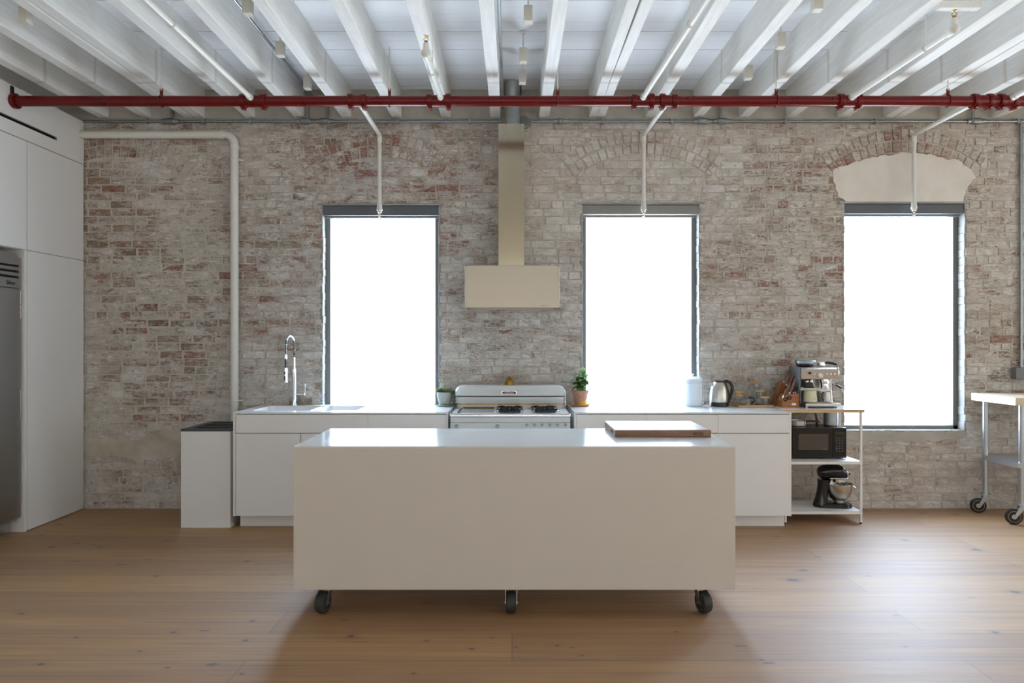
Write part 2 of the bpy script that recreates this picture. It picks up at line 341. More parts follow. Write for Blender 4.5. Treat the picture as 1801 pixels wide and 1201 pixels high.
# ------------------------------------------------------------------ mesh helpers
class MB:
    def __init__(s): s.bm = bmesh.new()
    def _add(s, src, mat=None):
        if mat is not None: bmesh.ops.transform(src, matrix=mat, verts=src.verts)
        me = bpy.data.meshes.new('tmp'); src.to_mesh(me); s.bm.from_mesh(me); bpy.data.meshes.remove(me); src.free(); return s
    def box(s, x0, x1, y0, y1, z0, z1, bev=0, seg=2, rot=None):
        b = bmesh.new(); bmesh.ops.create_cube(b, size=1)
        d = Matrix.Diagonal((abs(x1-x0), abs(y1-y0), abs(z1-z0), 1)); bmesh.ops.transform(b, matrix=d, verts=b.verts)
        if bev: bmesh.ops.bevel(b, geom=b.edges[:], offset=bev, segments=seg, profile=.5, affect='EDGES')
        T = Matrix.Translation(((x0+x1)/2, (y0+y1)/2, (z0+z1)/2))
        return s._add(b, T @ rot if rot is not None else T)
    def cyl(s, p0, p1, r, r2=None, seg=24, bev=0):
        p0, p1 = Vector(p0), Vector(p1); r2 = r if r2 is None else r2; d = p1-p0
        b = bmesh.new(); bmesh.ops.create_cone(b, cap_ends=True, segments=seg, radius1=r, radius2=r2, depth=d.length)
        if bev:
            es = [e for e in b.edges if all(len(f.verts) > 4 or True for f in e.link_faces) and any(len(f.verts) > 4 for f in e.link_faces)]
            bmesh.ops.bevel(b, geom=es, offset=bev, segments=2, profile=.5, affect='EDGES')
        q = d.to_track_quat('Z', 'Y').to_matrix().to_4x4()
        return s._add(b, Matrix.Translation((p0+p1)/2) @ q)
    def lathe(s, prof, c=(0, 0, 0), seg=32, rot=None, sx=1, sy=1):
        b = bmesh.new(); rings = []
        for r, z in prof:
            if r < 1e-6: rings.append([b.verts.new((0, 0, z))])
            else: rings.append([b.verts.new((r*sx*math.cos(2*PI*i/seg), r*sy*math.sin(2*PI*i/seg), z)) for i in range(seg)])
        for a, d in zip(rings, rings[1:]):
            for i in range(seg):
                j = (i+1) % seg
                if len(a) == 1 and len(d) == 1: continue
                if len(a) == 1: b.faces.new((a[0], d[i], d[j]))
                elif len(d) == 1: b.faces.new((a[i], a[j], d[0]))
                else: b.faces.new((a[i], a[j], d[j], d[i]))
        bmesh.ops.recalc_face_normals(b, faces=b.faces[:])
        T = Matrix.Translation(c)
        return s._add(b, T @ rot if rot is not None else T)
    def tube(s, pts, r, seg=12, caps=True, radii=None):
        pts = [Vector(p) for p in pts]; b = bmesh.new(); rings = []; up = None
        for i, p in enumerate(pts):
            t = (pts[min(i+1, len(pts)-1)] - pts[max(i-1, 0)]).normalized()
            if up is None: up = Vector((0, 0, 1)) if abs(t.z) < .9 else Vector((1, 0, 0))
            u = (up - t*up.dot(t)).normalized(); v = t.cross(u); up = u
            rr = radii[i] if radii else r
            rings.append([b.verts.new(p + (u*math.cos(2*PI*k/seg) + v*math.sin(2*PI*k/seg))*rr) for k in range(seg)])
        for a, d in zip(rings, rings[1:]):
            for k in range(seg): b.faces.new((a[k], a[(k+1) % seg], d[(k+1) % seg], d[k]))
        if caps: b.faces.new(rings[0]); b.faces.new(rings[-1][::-1])
        bmesh.ops.recalc_face_normals(b, faces=b.faces[:])
        return s._add(b)
    def prism(s, poly, axis, a, c, bev=0):
        """poly: 2D points in the plane across `axis`, extruded from a to c"""
        b = bmesh.new()
        def P(u, v, w): return {'x': (w, u, v), 'y': (u, w, v), 'z': (u, v, w)}[axis]
        A = [b.verts.new(P(u, v, a)) for u, v in poly]; B = [b.verts.new(P(u, v, c)) for u, v in poly]
        b.faces.new(A); b.faces.new(B[::-1]); n = len(poly)
        for i in range(n): b.faces.new((A[i], B[i], B[(i+1) % n], A[(i+1) % n]))
        bmesh.ops.recalc_face_normals(b, faces=b.faces[:])
        if bev: bmesh.ops.bevel(b, geom=b.edges[:], offset=bev, segments=2, profile=.5, affect='EDGES')
        return s._add(b)
    def sphere(s, c, r, sc=(1, 1, 1), seg=20):
        b = bmesh.new(); bmesh.ops.create_uvsphere(b, u_segments=seg, v_segments=seg//2, radius=r)
        return s._add(b, Matrix.Translation(c) @ Matrix.Diagonal((*sc, 1)))
    def torus(s, c, R0, r, rot=None, seg=32, s2=8, arc=2*PI, start=0):
        pts = []
        n = seg
        for i in range(n+1):
            a = start + arc*i/n; pts.append(Vector((R0*math.cos(a), R0*math.sin(a), 0)))
        if rot is not None: pts = [rot @ p for p in pts]
        return s.tube([p + Vector(c) for p in pts], r, s2)
    def leaf(s, base, d, length, width, droop=.3, fold=.25, nrm=None):
        b = bmesh.new(); d = Vector(d).normalized(); up = Vector((0, 0, 1))
        side = d.cross(up); side = side.normalized() if side.length > .01 else Vector((1, 0, 0)); nn = side.cross(d)
        n = 7; rows = []
        for i in range(n+1):
            t = i/n; w = width*math.sin(PI*t**.8)*.5
            c = Vector(base) + d*length*t - up*(droop*length*t*t)
            rows.append([b.verts.new(c - side*w + nn*fold*w), b.verts.new(c), b.verts.new(c + side*w + nn*fold*w)])
        for a, e in zip(rows, rows[1:]):
            b.faces.new((a[0], a[1], e[1], e[0])); b.faces.new((a[1], a[2], e[2], e[1]))
        g = bmesh.ops.solidify(b, geom=b.faces[:], thickness=.0006)
        return s._add(b)
    def build(s, name, mat, parent=None, kind=None, origin=None, smooth=True, ang=35, weld=False):
        me = bpy.data.meshes.new(name)
        if weld: bmesh.ops.remove_doubles(s.bm, verts=s.bm.verts, dist=1e-5)
        s.bm.to_mesh(me); s.bm.free()
        root = parent
        while root is not None and root.parent is not None: root = root.parent
        if root is not None: org = root.location.copy()
        elif origin is not None: org = Vector(origin)
        else:
            vs = me.vertices; xs = [v.co.x for v in vs]; ys = [v.co.y for v in vs]; zs = [v.co.z for v in vs]
            org = Vector(((min(xs)+max(xs))/2, (min(ys)+max(ys))/2, min(zs)))
        me.transform(Matrix.Translation(-org))
        me.materials.append(M[mat] if isinstance(mat, str) else mat)
        if smooth:
            me.shade_smooth(); me.set_sharp_from_angle(angle=math.radians(ang))
        o = bpy.data.objects.new(name, me); C.objects.link(o)
        if smooth:
            wm = o.modifiers.new('weighted_normals', 'WEIGHTED_NORMAL'); wm.keep_sharp = True; wm.weight = 100; wm.mode = 'FACE_AREA'
        if parent is None: o.location = org
        else: o.parent = parent
        if kind: o['kind'] = kind
        return o
def tag(o, label, cat, group=None):
    o['label'] = label; o['category'] = cat
    if group: o['group'] = group
    return o
def thing(name, label, cat, loc, group=None):
    o = bpy.data.objects.new(name, None); C.objects.link(o); o.location = loc; o.empty_display_size = .05
    bpy.context.view_layer.update()
    return tag(o, label, cat, group)
def plabel(o, label): o['label'] = label; return o
def copy_tree(o, parent=None):
    c = o.copy(); C.objects.link(c); c.parent = parent
    for ch in [q for q in bpy.data.objects if q.parent == o]: copy_tree(ch, c)
    return c
def bend(a, b, c, r, n=8):
    """points rounding corner b between a and c"""
    a, b, c = Vector(a), Vector(b), Vector(c); u = (a-b).normalized(); v = (c-b).normalized()
    p, q = b+u*r, b+v*r
    return [p*(1-t)**2 + b*2*t*(1-t) + q*t*t for t in [i/n for i in range(n+1)]]
def text_mesh(name, txt, size, mat, parent, mtx, depth=.0006):
    cu = bpy.data.curves.new('t', 'FONT'); cu.body = txt; cu.size = size; cu.extrude = depth; cu.align_x = 'CENTER'; cu.align_y = 'CENTER'
    to = bpy.data.objects.new('t', cu); C.objects.link(to); bpy.context.view_layer.update()
    dg = bpy.context.evaluated_depsgraph_get(); me = bpy.data.meshes.new_from_object(to.evaluated_get(dg))
    bpy.data.objects.remove(to); bpy.data.curves.remove(cu)
    me.transform(mtx); root = parent
    while root.parent is not None: root = root.parent
    me.transform(Matrix.Translation(-root.location)); me.materials.clear(); me.materials.append(M[mat]); me.name = name
    o = bpy.data.objects.new(name, me); C.objects.link(o); o.parent = parent; return o
ORD = ['first', 'second', 'third', 'fourth', 'fifth', 'sixth', 'seventh', 'eighth', 'ninth', 'tenth', 'eleventh', 'twelfth', 'thirteenth', 'fourteenth', 'fifteenth', 'sixteenth', 'seventeenth', 'eighteenth', 'nineteenth', 'twentieth', 'twenty-first', 'twenty-second', 'twenty-third', 'twenty-fourth']

# ================================================================== STRUCTURE
MB().box(XL-.3, XR+.3, YREAR-.3, YB+.3, -.12, 0).build('floor', 'floor', kind='structure', smooth=False)

# ceiling: boards with small open joints
m = MB(); y = YREAR
k = 0
while y < YB+.02:
    m.box(XL-.1, XR+.1, y, min(y+.1446, YB+.03), ZC + R.uniform(0, .004), ZC+.03); y += .148; k += 1
m.box(XL-.3, XR+.3, YREAR-.3, YB+.3, ZC+.03, ZC+.12)
ceil = m.build('ceiling', 'boards', kind='structure', smooth=False)
MB().box(XL, XR, YREAR, YB, ZC+.012, ZC+.0145).build('gap_shade_sheet', 'dark', parent=ceil, smooth=False)  # dark sheet behind the boards, painting shade into the open joints

def wall_with_holes(mb, axis, a0, a1, z0, z1, holes, t0, t1):
    """solid wall of thickness t0..t1 between a0..a1, rectangular openings cut out"""
    cuts = sorted(set([a0, a1] + [h[0] for h in holes] + [h[1] for h in holes]))
    for u, v in zip(cuts, cuts[1:]):
        hs = [h for h in holes if h[0] <= u+1e-6 and h[1] >= v-1e-6]
        spans = [(z0, z1)] if not hs else [(z0, hs[0][2]), (hs[0][3], z1)]
        for p, q in spans:
            if axis == 'x': mb.box(u, v, t0, t1, p, q)
            else: mb.box(t0, t1, u, v, p, q)

# ---- brick wall
def brick_wall():
    mb = MB(); wall_with_holes(mb, 'x', XL-.3, XR+.3, -.12, ZC+.12, WIN, YB+.0022, YB+.20)
    me0 = bpy.data.meshes.new('t'); mb.bm.to_mesh(me0)
    V = [tuple(v.co) for v in me0.vertices]; Fc = [tuple(p.vertices) for p in me0.polygons]; nf0 = len(Fc)
    colr = [(0, 0, 0, 1)]*len(V)
    rb = random.Random(11)
    CH = .0692
    arches = [(-3.465, 2.085, 1.0), (-1.16, 2.08, 1.0), (1.143, 2.105, 1.0), (3.435, 2.105, 1.02)]
    amax = math.asin(.60)
    def add(corners, col, out):
        """corners: 4 (x,z) ccw seen from the room; out: how far it stands proud"""
        i = len(V); cx = sum(c[0] for c in corners)/4; cz = sum(c[1] for c in corners)/4
        for x, z in corners: V.append((x, YB+.012, z))
        for x, z in corners:
            dx, dz = cx-x, cz-z; L = math.hypot(dx, dz)
            V.append((x+dx/L*.008, YB - out + rb.uniform(-.0012, .0012), z+dz/L*.005))
        colr.extend([col]*8)
        Fc.append((i+4, i+5, i+6, i+7))
        for a in range(4):
            b = (a+1) % 4; Fc.append((i+a, i+b, i+4+b, i+4+a))
    def brick(x0, x1, z0, z1):
        if x1-x0 < .022 or z1-z0 < .015: return
        j = lambda s=.0034: rb.uniform(-s, s)
        col = (rb.random(), rb.random(), rb.random(), 1)
        add([(x0+j(), z0+j()), (x1+j(), z0+j()), (x1+j(), z1+j()), (x0+j(), z1+j())], col, rb.uniform(-.0008, .0052))
    nrow = int(3.40/CH)
    for r in range(nrow+1):
        z0 = r*CH+.0035; z1 = min(z0+CH-.007, 3.405)
        header = r % 7 == 3
        L = .1045 if header else .211
        x = XL - rb.uniform(0, L)
        if not header: x = XL - (L/2 if r % 2 else 0) - rb.uniform(0, .03)
        while x < XR:
            LL = L if rb.random() > .12 else (.1045 if not header else .211)
            LL *= rb.uniform(.95, 1.05)
            a, b = x+.0032, x+LL-.0032; x += LL
            segs = [(a, b)]
            for w0, w1, s0, s1 in WIN:
                if z1 > s0 and z0 < s1:
                    zz0, zz1 = z0, z1
                    ns = []
                    for p, q in segs:
                        if q <= w0 or p >= w1: ns.append((p, q)); continue
                        # keep course stubs under / over the opening
                        if z1 > s1 + .02 and z0 < s1: brick(max(p, w0), min(q, w1), s1+.003, z1)
                        if z0 < s0 - .02 and z1 > s0: brick(max(p, w0), min(q, w1), z0, s0-.003)
                        if p < w0: ns.append((p, w0+rb.uniform(-.006, .004)))
                        if q > w1: ns.append((w1+rb.uniform(-.004, .006), q))
                    segs = ns
            zc = (z0+z1)/2
            for p, q in segs:
                hit = False
                for ax, az, ar in arches:
                    cx = (p+q)/2
                    d = math.hypot(cx-ax, zc-az); th = math.atan2(cx-ax, zc-az)
                    if ar-.02 < d < ar+.225 and abs(th) < amax+.03: hit = True; break
                if not hit: brick(p, q, z0, z1)
                else:   # fill with header-sized pieces that miss the arch ring
                    n = max(1, int((q-p)/.05)); w = (q-p)/n
                    for i in range(n):
                        u0, u1 = p+i*w, p+(i+1)*w
                        if all(not (ar-.0 < math.hypot((u0+u1)/2-ax, zc-az) < ar+.205 and abs(math.atan2((u0+u1)/2-ax, zc-az)) < amax) for ax, az, ar in arches):
                            brick(u0, u1, z0, z1)
    for ax, az, ar in arches:
        for ring in (0, 1):
            r0 = ar + ring*.106; r1 = r0+.098
            n = int(2*amax*r0/.066)
            for i in range(n):
                t0 = -amax + 2*amax*i/n + .0045; t1 = -amax + 2*amax*(i+1)/n - .0045
                j = lambda: rb.uniform(-.003, .003)
                pts = [(ax+r0*math.sin(t0)+j(), az+r0*math.cos(t0)+j()), (ax+r0*math.sin(t1)+j(), az+r0*math.cos(t1)+j()),
                       (ax+r1*math.sin(t1)+j(), az+r1*math.cos(t1)+j()), (ax+r1*math.sin(t0)+j(), az+r1*math.cos(t0)+j())]
                if any(XL > p[0] for p in pts): continue
                add(pts, (rb.random()*.6, rb.random()*.75, rb.random(), 1), rb.uniform(.004, .010))
    me = bpy.data.meshes.new('wall_back'); me.from_pydata(V, [], Fc); me.update()
    me.materials.append(M['brick']); me.materials.append(M['mortar'])
    for i in range(nf0): me.polygons[i].material_index = 1
    ca = me.color_attributes.new('brick', 'FLOAT_COLOR', 'POINT')
    for i, c in enumerate(colr): ca.data[i].color = c
    o = bpy.data.objects.new('wall_back', me); C.objects.link(o); o['kind'] = 'structure'
    return o
wall = brick_wall()

def patch(poly, y0, y1, mat, seed=1, rough=.012, name='plaster_patch', sub=.035):
    """thin plaster skim with a ragged outline, lying over the bricks"""
    rr = random.Random(seed); pts = []
    for i, p in enumerate(poly):
        q = poly[(i+1) % len(poly)]; L = math.hypot(q[0]-p[0], q[1]-p[1]); n = max(1, int(L/sub))
        for k in range(n):
            t = k/n; jit = rough if len(p) < 3 else p[2]
            pts.append((p[0]+(q[0]-p[0])*t + rr.uniform(-jit, jit), p[1]+(q[1]-p[1])*t + rr.uniform(-jit, jit)))
    m = MB(); m.prism(pts, 'y', y0, y1)
    return m.build(name, mat, parent=wall, smooth=False)
XW = lambda px: X(px, YB); ZW = lambda py: Z(py, YB)
wall.location = (0, 0, 0)
# skim above the right-hand window
patch([(XW(1487), ZW(355), 0), (XW(1692), ZW(355), 0), (XW(1700), ZW(330)), (XW(1716), ZW(312)), (XW(1706), ZW(297)), (XW(1690), ZW(286)), (XW(1655), ZW(276)), (XW(1620), ZW(271)), (XW(1585), ZW(270)), (XW(1535), ZW(276)), (XW(1497), ZW(288)), (XW(1463), ZW(298)), (XW(1466), ZW(318)), (XW(1474), ZW(345))], YB-.009, YB+.01, 'plaster', 3)
# render under the right-hand window
patch([(XW(1430), ZW(758)), (XW(1694), ZW(758), 0), (XW(1704), ZW(764)), (XW(1690), ZW(773)), (XW(1600), ZW(777)), (XW(1480), ZW(774))], YB-.007, YB+.01, 'parge', 5)
# low render by the tall cabinet
patch([(-3.9, ZW(806)), (XW(200), ZW(802)), (XW(250), ZW(812)), (XW(318), ZW(806)), (XW(330), ZW(760)), (XW(300), ZW(752)), (XW(268), ZW(758)), (XW(245), ZW(772)), (XW(205), ZW(768)), (-3.9, ZW(766))], YB-.006, YB+.01, 'parge2', 8, .02)
# parged band between the joists, above the conduit
MB().box(XL, XR, YB-.004, YB+.01, 3.415, ZC+.02).build('parged_band', 'parge', parent=wall, smooth=False)

# ---- other walls
m = MB(); m.box(XL-.2, XL, YREAR-.3, YB+.3, -.12, ZC+.12); m.build('wall_left', 'wallw', kind='structure', smooth=False)
m = MB(); wall_with_holes(m, 'y', YREAR-.3, YB, -.12, ZC+.12, SIDE_WIN, XR, XR+.2); m.build('wall_right', 'wallw', kind='structure', smooth=False)
m = MB(); wall_with_holes(m, 'x', XL-.2, XR+.2, -.12, ZC+.12, REAR_WIN, YREAR-.2, YREAR); m.build('wall_rear', 'wallw', kind='structure', smooth=False)

# ---- windows
for i, (a, b, c, d) in enumerate(WIN):
    w = bpy.data.objects.new('window_%d' % (i+1), None); w.location = ((a+b)/2, YB+.09, c); C.objects.link(w); w['kind'] = 'structure'
    y0, y1 = YB+.09, YB+.185; fw = .046
    m = MB()
    m.box(a-.01, a+fw, y0, y0+.05, c-.005, d, .003); m.box(b-fw, b+.01, y0, y0+.05, c-.005, d, .003)
    m.box(a-.01, b+.01, y0, y0+.05, c-.012, c+.034, .003); m.box(a-.01, b+.01, y0, y0+.05, d-.05, d+.01, .003)
    m.build('frame', 'frame', parent=w)
    m = MB()
    m.box(a-.01, a+fw-.008, y0+.05, y1, c, d); m.box(b-fw+.008, b+.01, y0+.05, y1, c, d)
    m.box(a+fw-.008, b-fw+.008, y0+.05, y1, c, c+.026); m.box(a+fw-.008, b-fw+.008, y0+.05, y1, d-.04, d)
    m.build('outer_frame', 'pale', parent=w, smooth=False)
    MB().box(a+fw-.01, b-fw+.01, y1-.03, y1-.024, c+.02, d-.03).build('pane', 'glass', parent=w, smooth=False)
    if i == 2:
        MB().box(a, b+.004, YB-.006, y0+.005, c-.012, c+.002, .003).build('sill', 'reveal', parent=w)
    else:
        MB().box(a, b, YB+.004, y0+.005, c-.01, c+.007).build('sill', 'top', parent=w)
    # plastered cheeks of the reveal, ragged like the brick ends behind the paint
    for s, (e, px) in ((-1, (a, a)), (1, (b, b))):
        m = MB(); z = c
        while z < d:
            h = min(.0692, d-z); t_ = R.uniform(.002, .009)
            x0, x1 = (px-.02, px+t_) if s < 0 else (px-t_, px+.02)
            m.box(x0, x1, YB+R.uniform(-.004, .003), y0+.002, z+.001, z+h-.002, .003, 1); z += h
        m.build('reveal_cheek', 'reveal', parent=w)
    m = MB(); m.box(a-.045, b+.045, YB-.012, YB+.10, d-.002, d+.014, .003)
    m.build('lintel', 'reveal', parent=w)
def rear_window(n, axis, h):
    a, b, c, d = h; w = bpy.data.objects.new('window_%d' % n, None); C.objects.link(w); w['kind'] = 'structure'
    m = MB()
    def bx(u0, u1, z0, z1):
        if axis == 'x': m.box(u0, u1, YREAR-.13, YREAR-.07, z0, z1, .004)
        else: m.box(XR+.07, XR+.13, u0, u1, z0, z1, .004)
    bx(a, a+.06, c, d); bx(b-.06, b, c, d); bx(a, b, c, c+.06); bx(a, b, d-.06, d); bx(a, b, (c+d)/2-.02, (c+d)/2+.02)
    m.build('frame', 'frame', parent=w)
    m = MB()
    if axis == 'x': m.box(a, b, YREAR-.102, YREAR-.098, c, d)
    else: m.box(XR+.098, XR+.102, a, b, c, d)
    m.build('pane', 'glass', parent=w, smooth=False)
n = 4
for h in REAR_WIN: rear_window(n, 'x', h); n += 1
for h in SIDE_WIN: rear_window(n, 'y', h); n += 1

# roller blinds (rolled up in their cassettes)
for i, (a, b, c, d) in enumerate(WIN):
    lab = ['charcoal roller blind cassette at the head of the window behind the sink', 'taupe grey roller blind cassette at the head of the window right of the range hood',
           'charcoal roller blind cassette under the smooth plaster patch'][i]
    t = thing('roller_blind', lab, 'blind', ((a+b)/2, YB+.05, d-.09), 'roller blinds at the window heads')
    MB().box(a+.002, b-.002, YB+.008, YB+.085, d-.088, d-.004, .006).build('cassette', 'shadeg' if i == 1 else 'shade', t)
    MB().box(a+.012, b-.012, YB+.055, YB+.068, d-.106, d-.086, .003).build('bottom_bar', 'pale', t)

# ---- ceiling joists
JW, JZ = .086, 3.425
jp = [(182, 1, JW), (257, 1, JW), (333+9, 2, .086), (441, 1, JW), (528, 1, JW), (609, 1, JW), (698, 1, JW), (785, 1, JW), (871, 1, JW), (956.5, 1, JW),
      (1049, 2, .07), (1143, 1, JW), (1228, 1, JW), (1308.5, 1, JW), (1390, 1, JW), (1481, 1, .1), (1570, 2, .085), (1660, 1, JW), (1750, 1, JW), (1838, 1, JW), (1925, 1, JW), (2010, 1, JW), (2095, 1, JW), (2180, 1, JW)]
jl = []
for px, dbl, w in jp:
    x = XW(px)
    if dbl == 2: jl += [(x-w/2-.004, w, True), (x+w/2+.004, w, True)]
    else: jl.append((x, w, False))
jl = [(XW(182)-.43*k, JW, False) for k in (2, 1)] + jl
vis = 0
for i, (x, w, dbl) in enumerate(jl):
    m = MB(); b = bmesh.new(); bmesh.ops.create_cube(b, size=1)
    w = w*R.uniform(.95, 1.03)
    # slightly wavy, hand-sawn edges
    rr = random.Random(i*3+1); N = 26
    b.free(); b = bmesh.new(); rows = []
    ph = rr.uniform(0, 6)
    for k in range(N+1):
        y = YREAR + (YB+.02-YREAR)*k/N; dx = .004*math.sin(ph+k*.7)+rr.uniform(-.0015, .0015); dz = rr.uniform(-.002, .002)
        rows.append([b.verts.new((x-w/2+dx, y, ZC+.01)), b.verts.new((x-w/2+dx, y, JZ+.004+dz)), b.verts.new((x-w/2+.004+dx, y, JZ+dz)),
                     b.verts.new((x+w/2-.004+dx, y, JZ+dz)), b.verts.new((x+w/2+dx, y, JZ+.004+dz)), b.verts.new((x+w/2+dx, y, ZC+.01))])
    for r0, r1 in zip(rows, rows[1:]):
        for q in range(6): b.faces.new((r0[q], r0[(q+1) % 6], r1[(q+1) % 6], r1[q]))
    b.faces.new(rows[0]); b.faces.new(rows[-1][::-1]); bmesh.ops.recalc_face_normals(b, faces=b.faces[:]); m._add(b)
    o = m.build('ceiling_joist', 'joist', ang=22)
    if i < 2: lab = ['white ceiling joist above the back of the left cabinets', 'white ceiling joist above the top edge of the left cabinets'][i]
    elif dbl: lab = 'white ceiling joist of a doubled pair, %s joist from the left along the brick wall' % ORD[i-2]
    else:
        lab = '%s white painted ceiling joist from the left along the brick wall' % ORD[i-2] if i-2 < len(ORD) else 'white painted ceiling joist near the right wall, %s from that wall' % ORD[len(jl)-1-i]
    tag(o, lab, 'beam', 'white ceiling joists')
# small cleats / brace boards between the joists
def cleat(x0, x1, y, z0, z1, lab, d=.05):
    tag(MB().box(x0, x1, y, y+d, z0, z1, .004).build('brace_board', 'joist'), lab, 'board', 'painted brace boards between joists')
cleat(X(1648, 4.03), X(1728, 4.0), 4.004, 3.424, 3.466, 'short white brace board between two joists at top right, above a sprinkler head', .046)

# ================================================================== PIPES AND CEILING FITTINGS
PY, PZ, PR = 5.12, 3.268, .0385
t = thing('sprinkler_main_pipe', 'long dark red sprinkler main pipe running across under the white joists', 'pipe', (0, PY, PZ-PR))
MB().cyl((-3.742, PY, PZ), (6.55, PY, PZ), PR, seg=32).build('pipe', 'red', t)
MB().cyl((-3.742, PY, PZ), (-3.71, PY, PZ), .056, seg=32, bev=.004).build('end_flange', 'red', t)
def fitting(px, w=.16, name='coupling'):
    x = X(px, PY); m = MB()
    m.cyl((x-w/2, PY, PZ), (x+w/2, PY, PZ), PR+.006, seg=32, bev=.004)
    for s in (-1, 1):
        m.cyl((x+s*w/2-.02, PY, PZ), (x+s*w/2+.02, PY, PZ), PR+.016, seg=32, bev=.006)
        m.box(x+s*w/2-.015, x+s*w/2+.015, PY-.02, PY+.02, PZ-PR-.026, PZ-PR-.008, .004)
        m.cyl((x+s*w/2, PY-.045, PZ-PR-.014), (x+s*w/2, PY+.045, PZ-PR-.014), .006, seg=8)
    return m.build(name, 'red', t)
for px, w in ((446, .15), (629, .10), (772, .14), (1130, .13), (1175, .09), (1493, .13), (1726, .11), (1771, .10)): fitting(px, w, 'tee_fitting')
for px in (284, 685, 981, 1365, 1667):
    x = X(px, PY); m = MB(); m.torus((x, PY, PZ), PR+.004, .0045, Matrix.Rotation(PI/2, 3, 'Y'), 24, 6)
    m.box(x-.011, x+.011, PY-.003, PY+.003, PZ+PR, PZ+PR+.055, .001)
    h = m.build('hanger', 'red', t)
    MB().cyl((x, PY, PZ+PR+.04), (x, PY, ZC), .005, seg=8).build('hanger_rod', 'whitepipe', h)

def branch(px, slope, y_end, lab, head=None):
    x0 = X(px, PY); y0 = PY-PR; z0 = PZ+.012
    r = .0185
    t = thing('sprinkler_branch_pipe', lab, 'pipe', (x0, y0, z0), 'white sprinkler branch pipes')
    x1 = x0 + slope*(y0-y_end)
    MB().cyl((x0, y0+.006, z0), (x1, y_end, z0), r, seg=20).build('pipe', 'whitepipe', t)
    MB().cyl((x0, y0-.045, z0), (x0, y0+.012, z0), r+.005, seg=20, bev=.003).build('socket', 'whitepipe', t)
    if head:
        m = MB(); m.sphere((x1, y_end-.005, z0), .032, (1, 1.1, 1)); m.cyl((x1, y_end+.06, z0), (x1, y_end, z0), r+.007, seg=20, bev=.004)
        m.cyl((x1, y_end-.01, z0), (x1, y_end-.01, z0+.062), .021, .017, seg=16, bev=.004); m.build('elbow', 'whitepipe', t)
        m = MB(); zz = z0+.062
        m.cyl((x1, y_end-.01, zz-.008), (x1, y_end-.01, zz+.012), .010, seg=12)
        m.tube([(x1-.009, y_end-.01, zz+.01), (x1-.015, y_end-.01, zz+.024), (x1, y_end-.01, zz+.042)], .0022, 6)
        m.tube([(x1+.009, y_end-.01, zz+.01), (x1+.015, y_end-.01, zz+.024), (x1, y_end-.01, zz+.042)], .0022, 6)
        m.cyl((x1, y_end-.01, zz+.04), (x1, y_end-.01, zz+.044), .016, seg=16); m.build('sprinkler_head', 'brass', t)
    xm = x0 + slope*(y0-3.9 if not head or y_end < 4 else y0-4.6); ym = 3.9 if not head or y_end < 4 else 4.6
    ym = max(ym, y_end+.25); xm = x0+slope*(y0-ym)
    m = MB(); m.torus((xm, ym, z0), r+.004, .003, Matrix.Rotation(PI/2, 3, 'X'), 20, 6)
    m.cyl((xm, ym, z0+r), (xm, ym, ZC), .004, seg=8); m.build('hanger', 'whitepipe', t)
branch(444.5, 0.0, YREAR+.2, 'white sprinkler branch pipe leaving the red main at far left')
branch(776, -.012, 4.30, 'short white sprinkler branch pipe with brass head, left of the range hood', True)
branch(1129, .04, YREAR+.2, 'white sprinkler branch pipe leaving the red main right of the range hood')
branch(1493, .035, 3.97, 'white sprinkler branch pipe with raised brass head under the brace board', True)
branch(1774, .0, YREAR+.2, 'white sprinkler branch pipe leaving the red main at the right edge of the photo')
def drop(px_main, px_v, py_end, lab):
    x0 = X(px_main, PY+.04); yv = 5.885; xv = X(px_v, yv); zb = Z(py_end, yv); r = .0175
    t = thing('sprinkler_drop_pipe', lab, 'pipe', (xv, yv, zb), 'white sprinkler drops over the windows')
    p = [(x0, PY+PR-.006, PZ-.008)] + bend((x0, PY+PR, PZ-.008), (xv, yv, PZ-.02), (xv, yv, zb), .035) + [(xv, yv, zb+.05)]
    MB().tube(p, r, 20).build('pipe', 'whitepipe', t)
    MB().cyl((x0+(xv-x0)*.04, PY+PR-.01, PZ-.008), (x0+(xv-x0)*.07, PY+PR+.04, PZ-.008), r+.006, seg=20, bev=.003).build('socket', 'whitepipe', t)
    m = MB(); m.cyl((xv, yv, PZ-.09), (xv, yv, PZ-.02), r+.005, seg=20, bev=.003); m.build('elbow', 'whitepipe', t)
    m = MB(); m.cyl((xv, yv, zb+.035), (xv, yv, zb+.075), .022, seg=20, bev=.004); m.cyl((xv, yv, zb+.018), (xv, yv, zb+.036), .026, seg=6)
    m.cyl((xv, yv, zb+.0), (xv, yv, zb+.02), .018, seg=16, bev=.003); m.build('reducer', 'whitepipe', t)
    m = MB(); m.cyl((xv, yv, zb-.012), (xv, yv, zb+.002), .009, seg=12)
    for s in (-1, 1): m.tube([(xv+s*.008, yv, zb-.01), (xv+s*.012, yv, zb-.02), (xv, yv, zb-.034)], .002, 6)
    m.cyl((xv, yv, zb-.037), (xv, yv, zb-.034), .011, seg=14); m.build('sprinkler_head', 'brass', t)
drop(633, 667.5, 374, 'white sprinkler drop pipe hanging in front of the window behind the sink')
drop(1172, 1132, 373, 'white sprinkler drop pipe in front of the window right of the range hood')
drop(1711, 1607.5, 371, 'white sprinkler drop pipe over the smooth plaster patch at right')

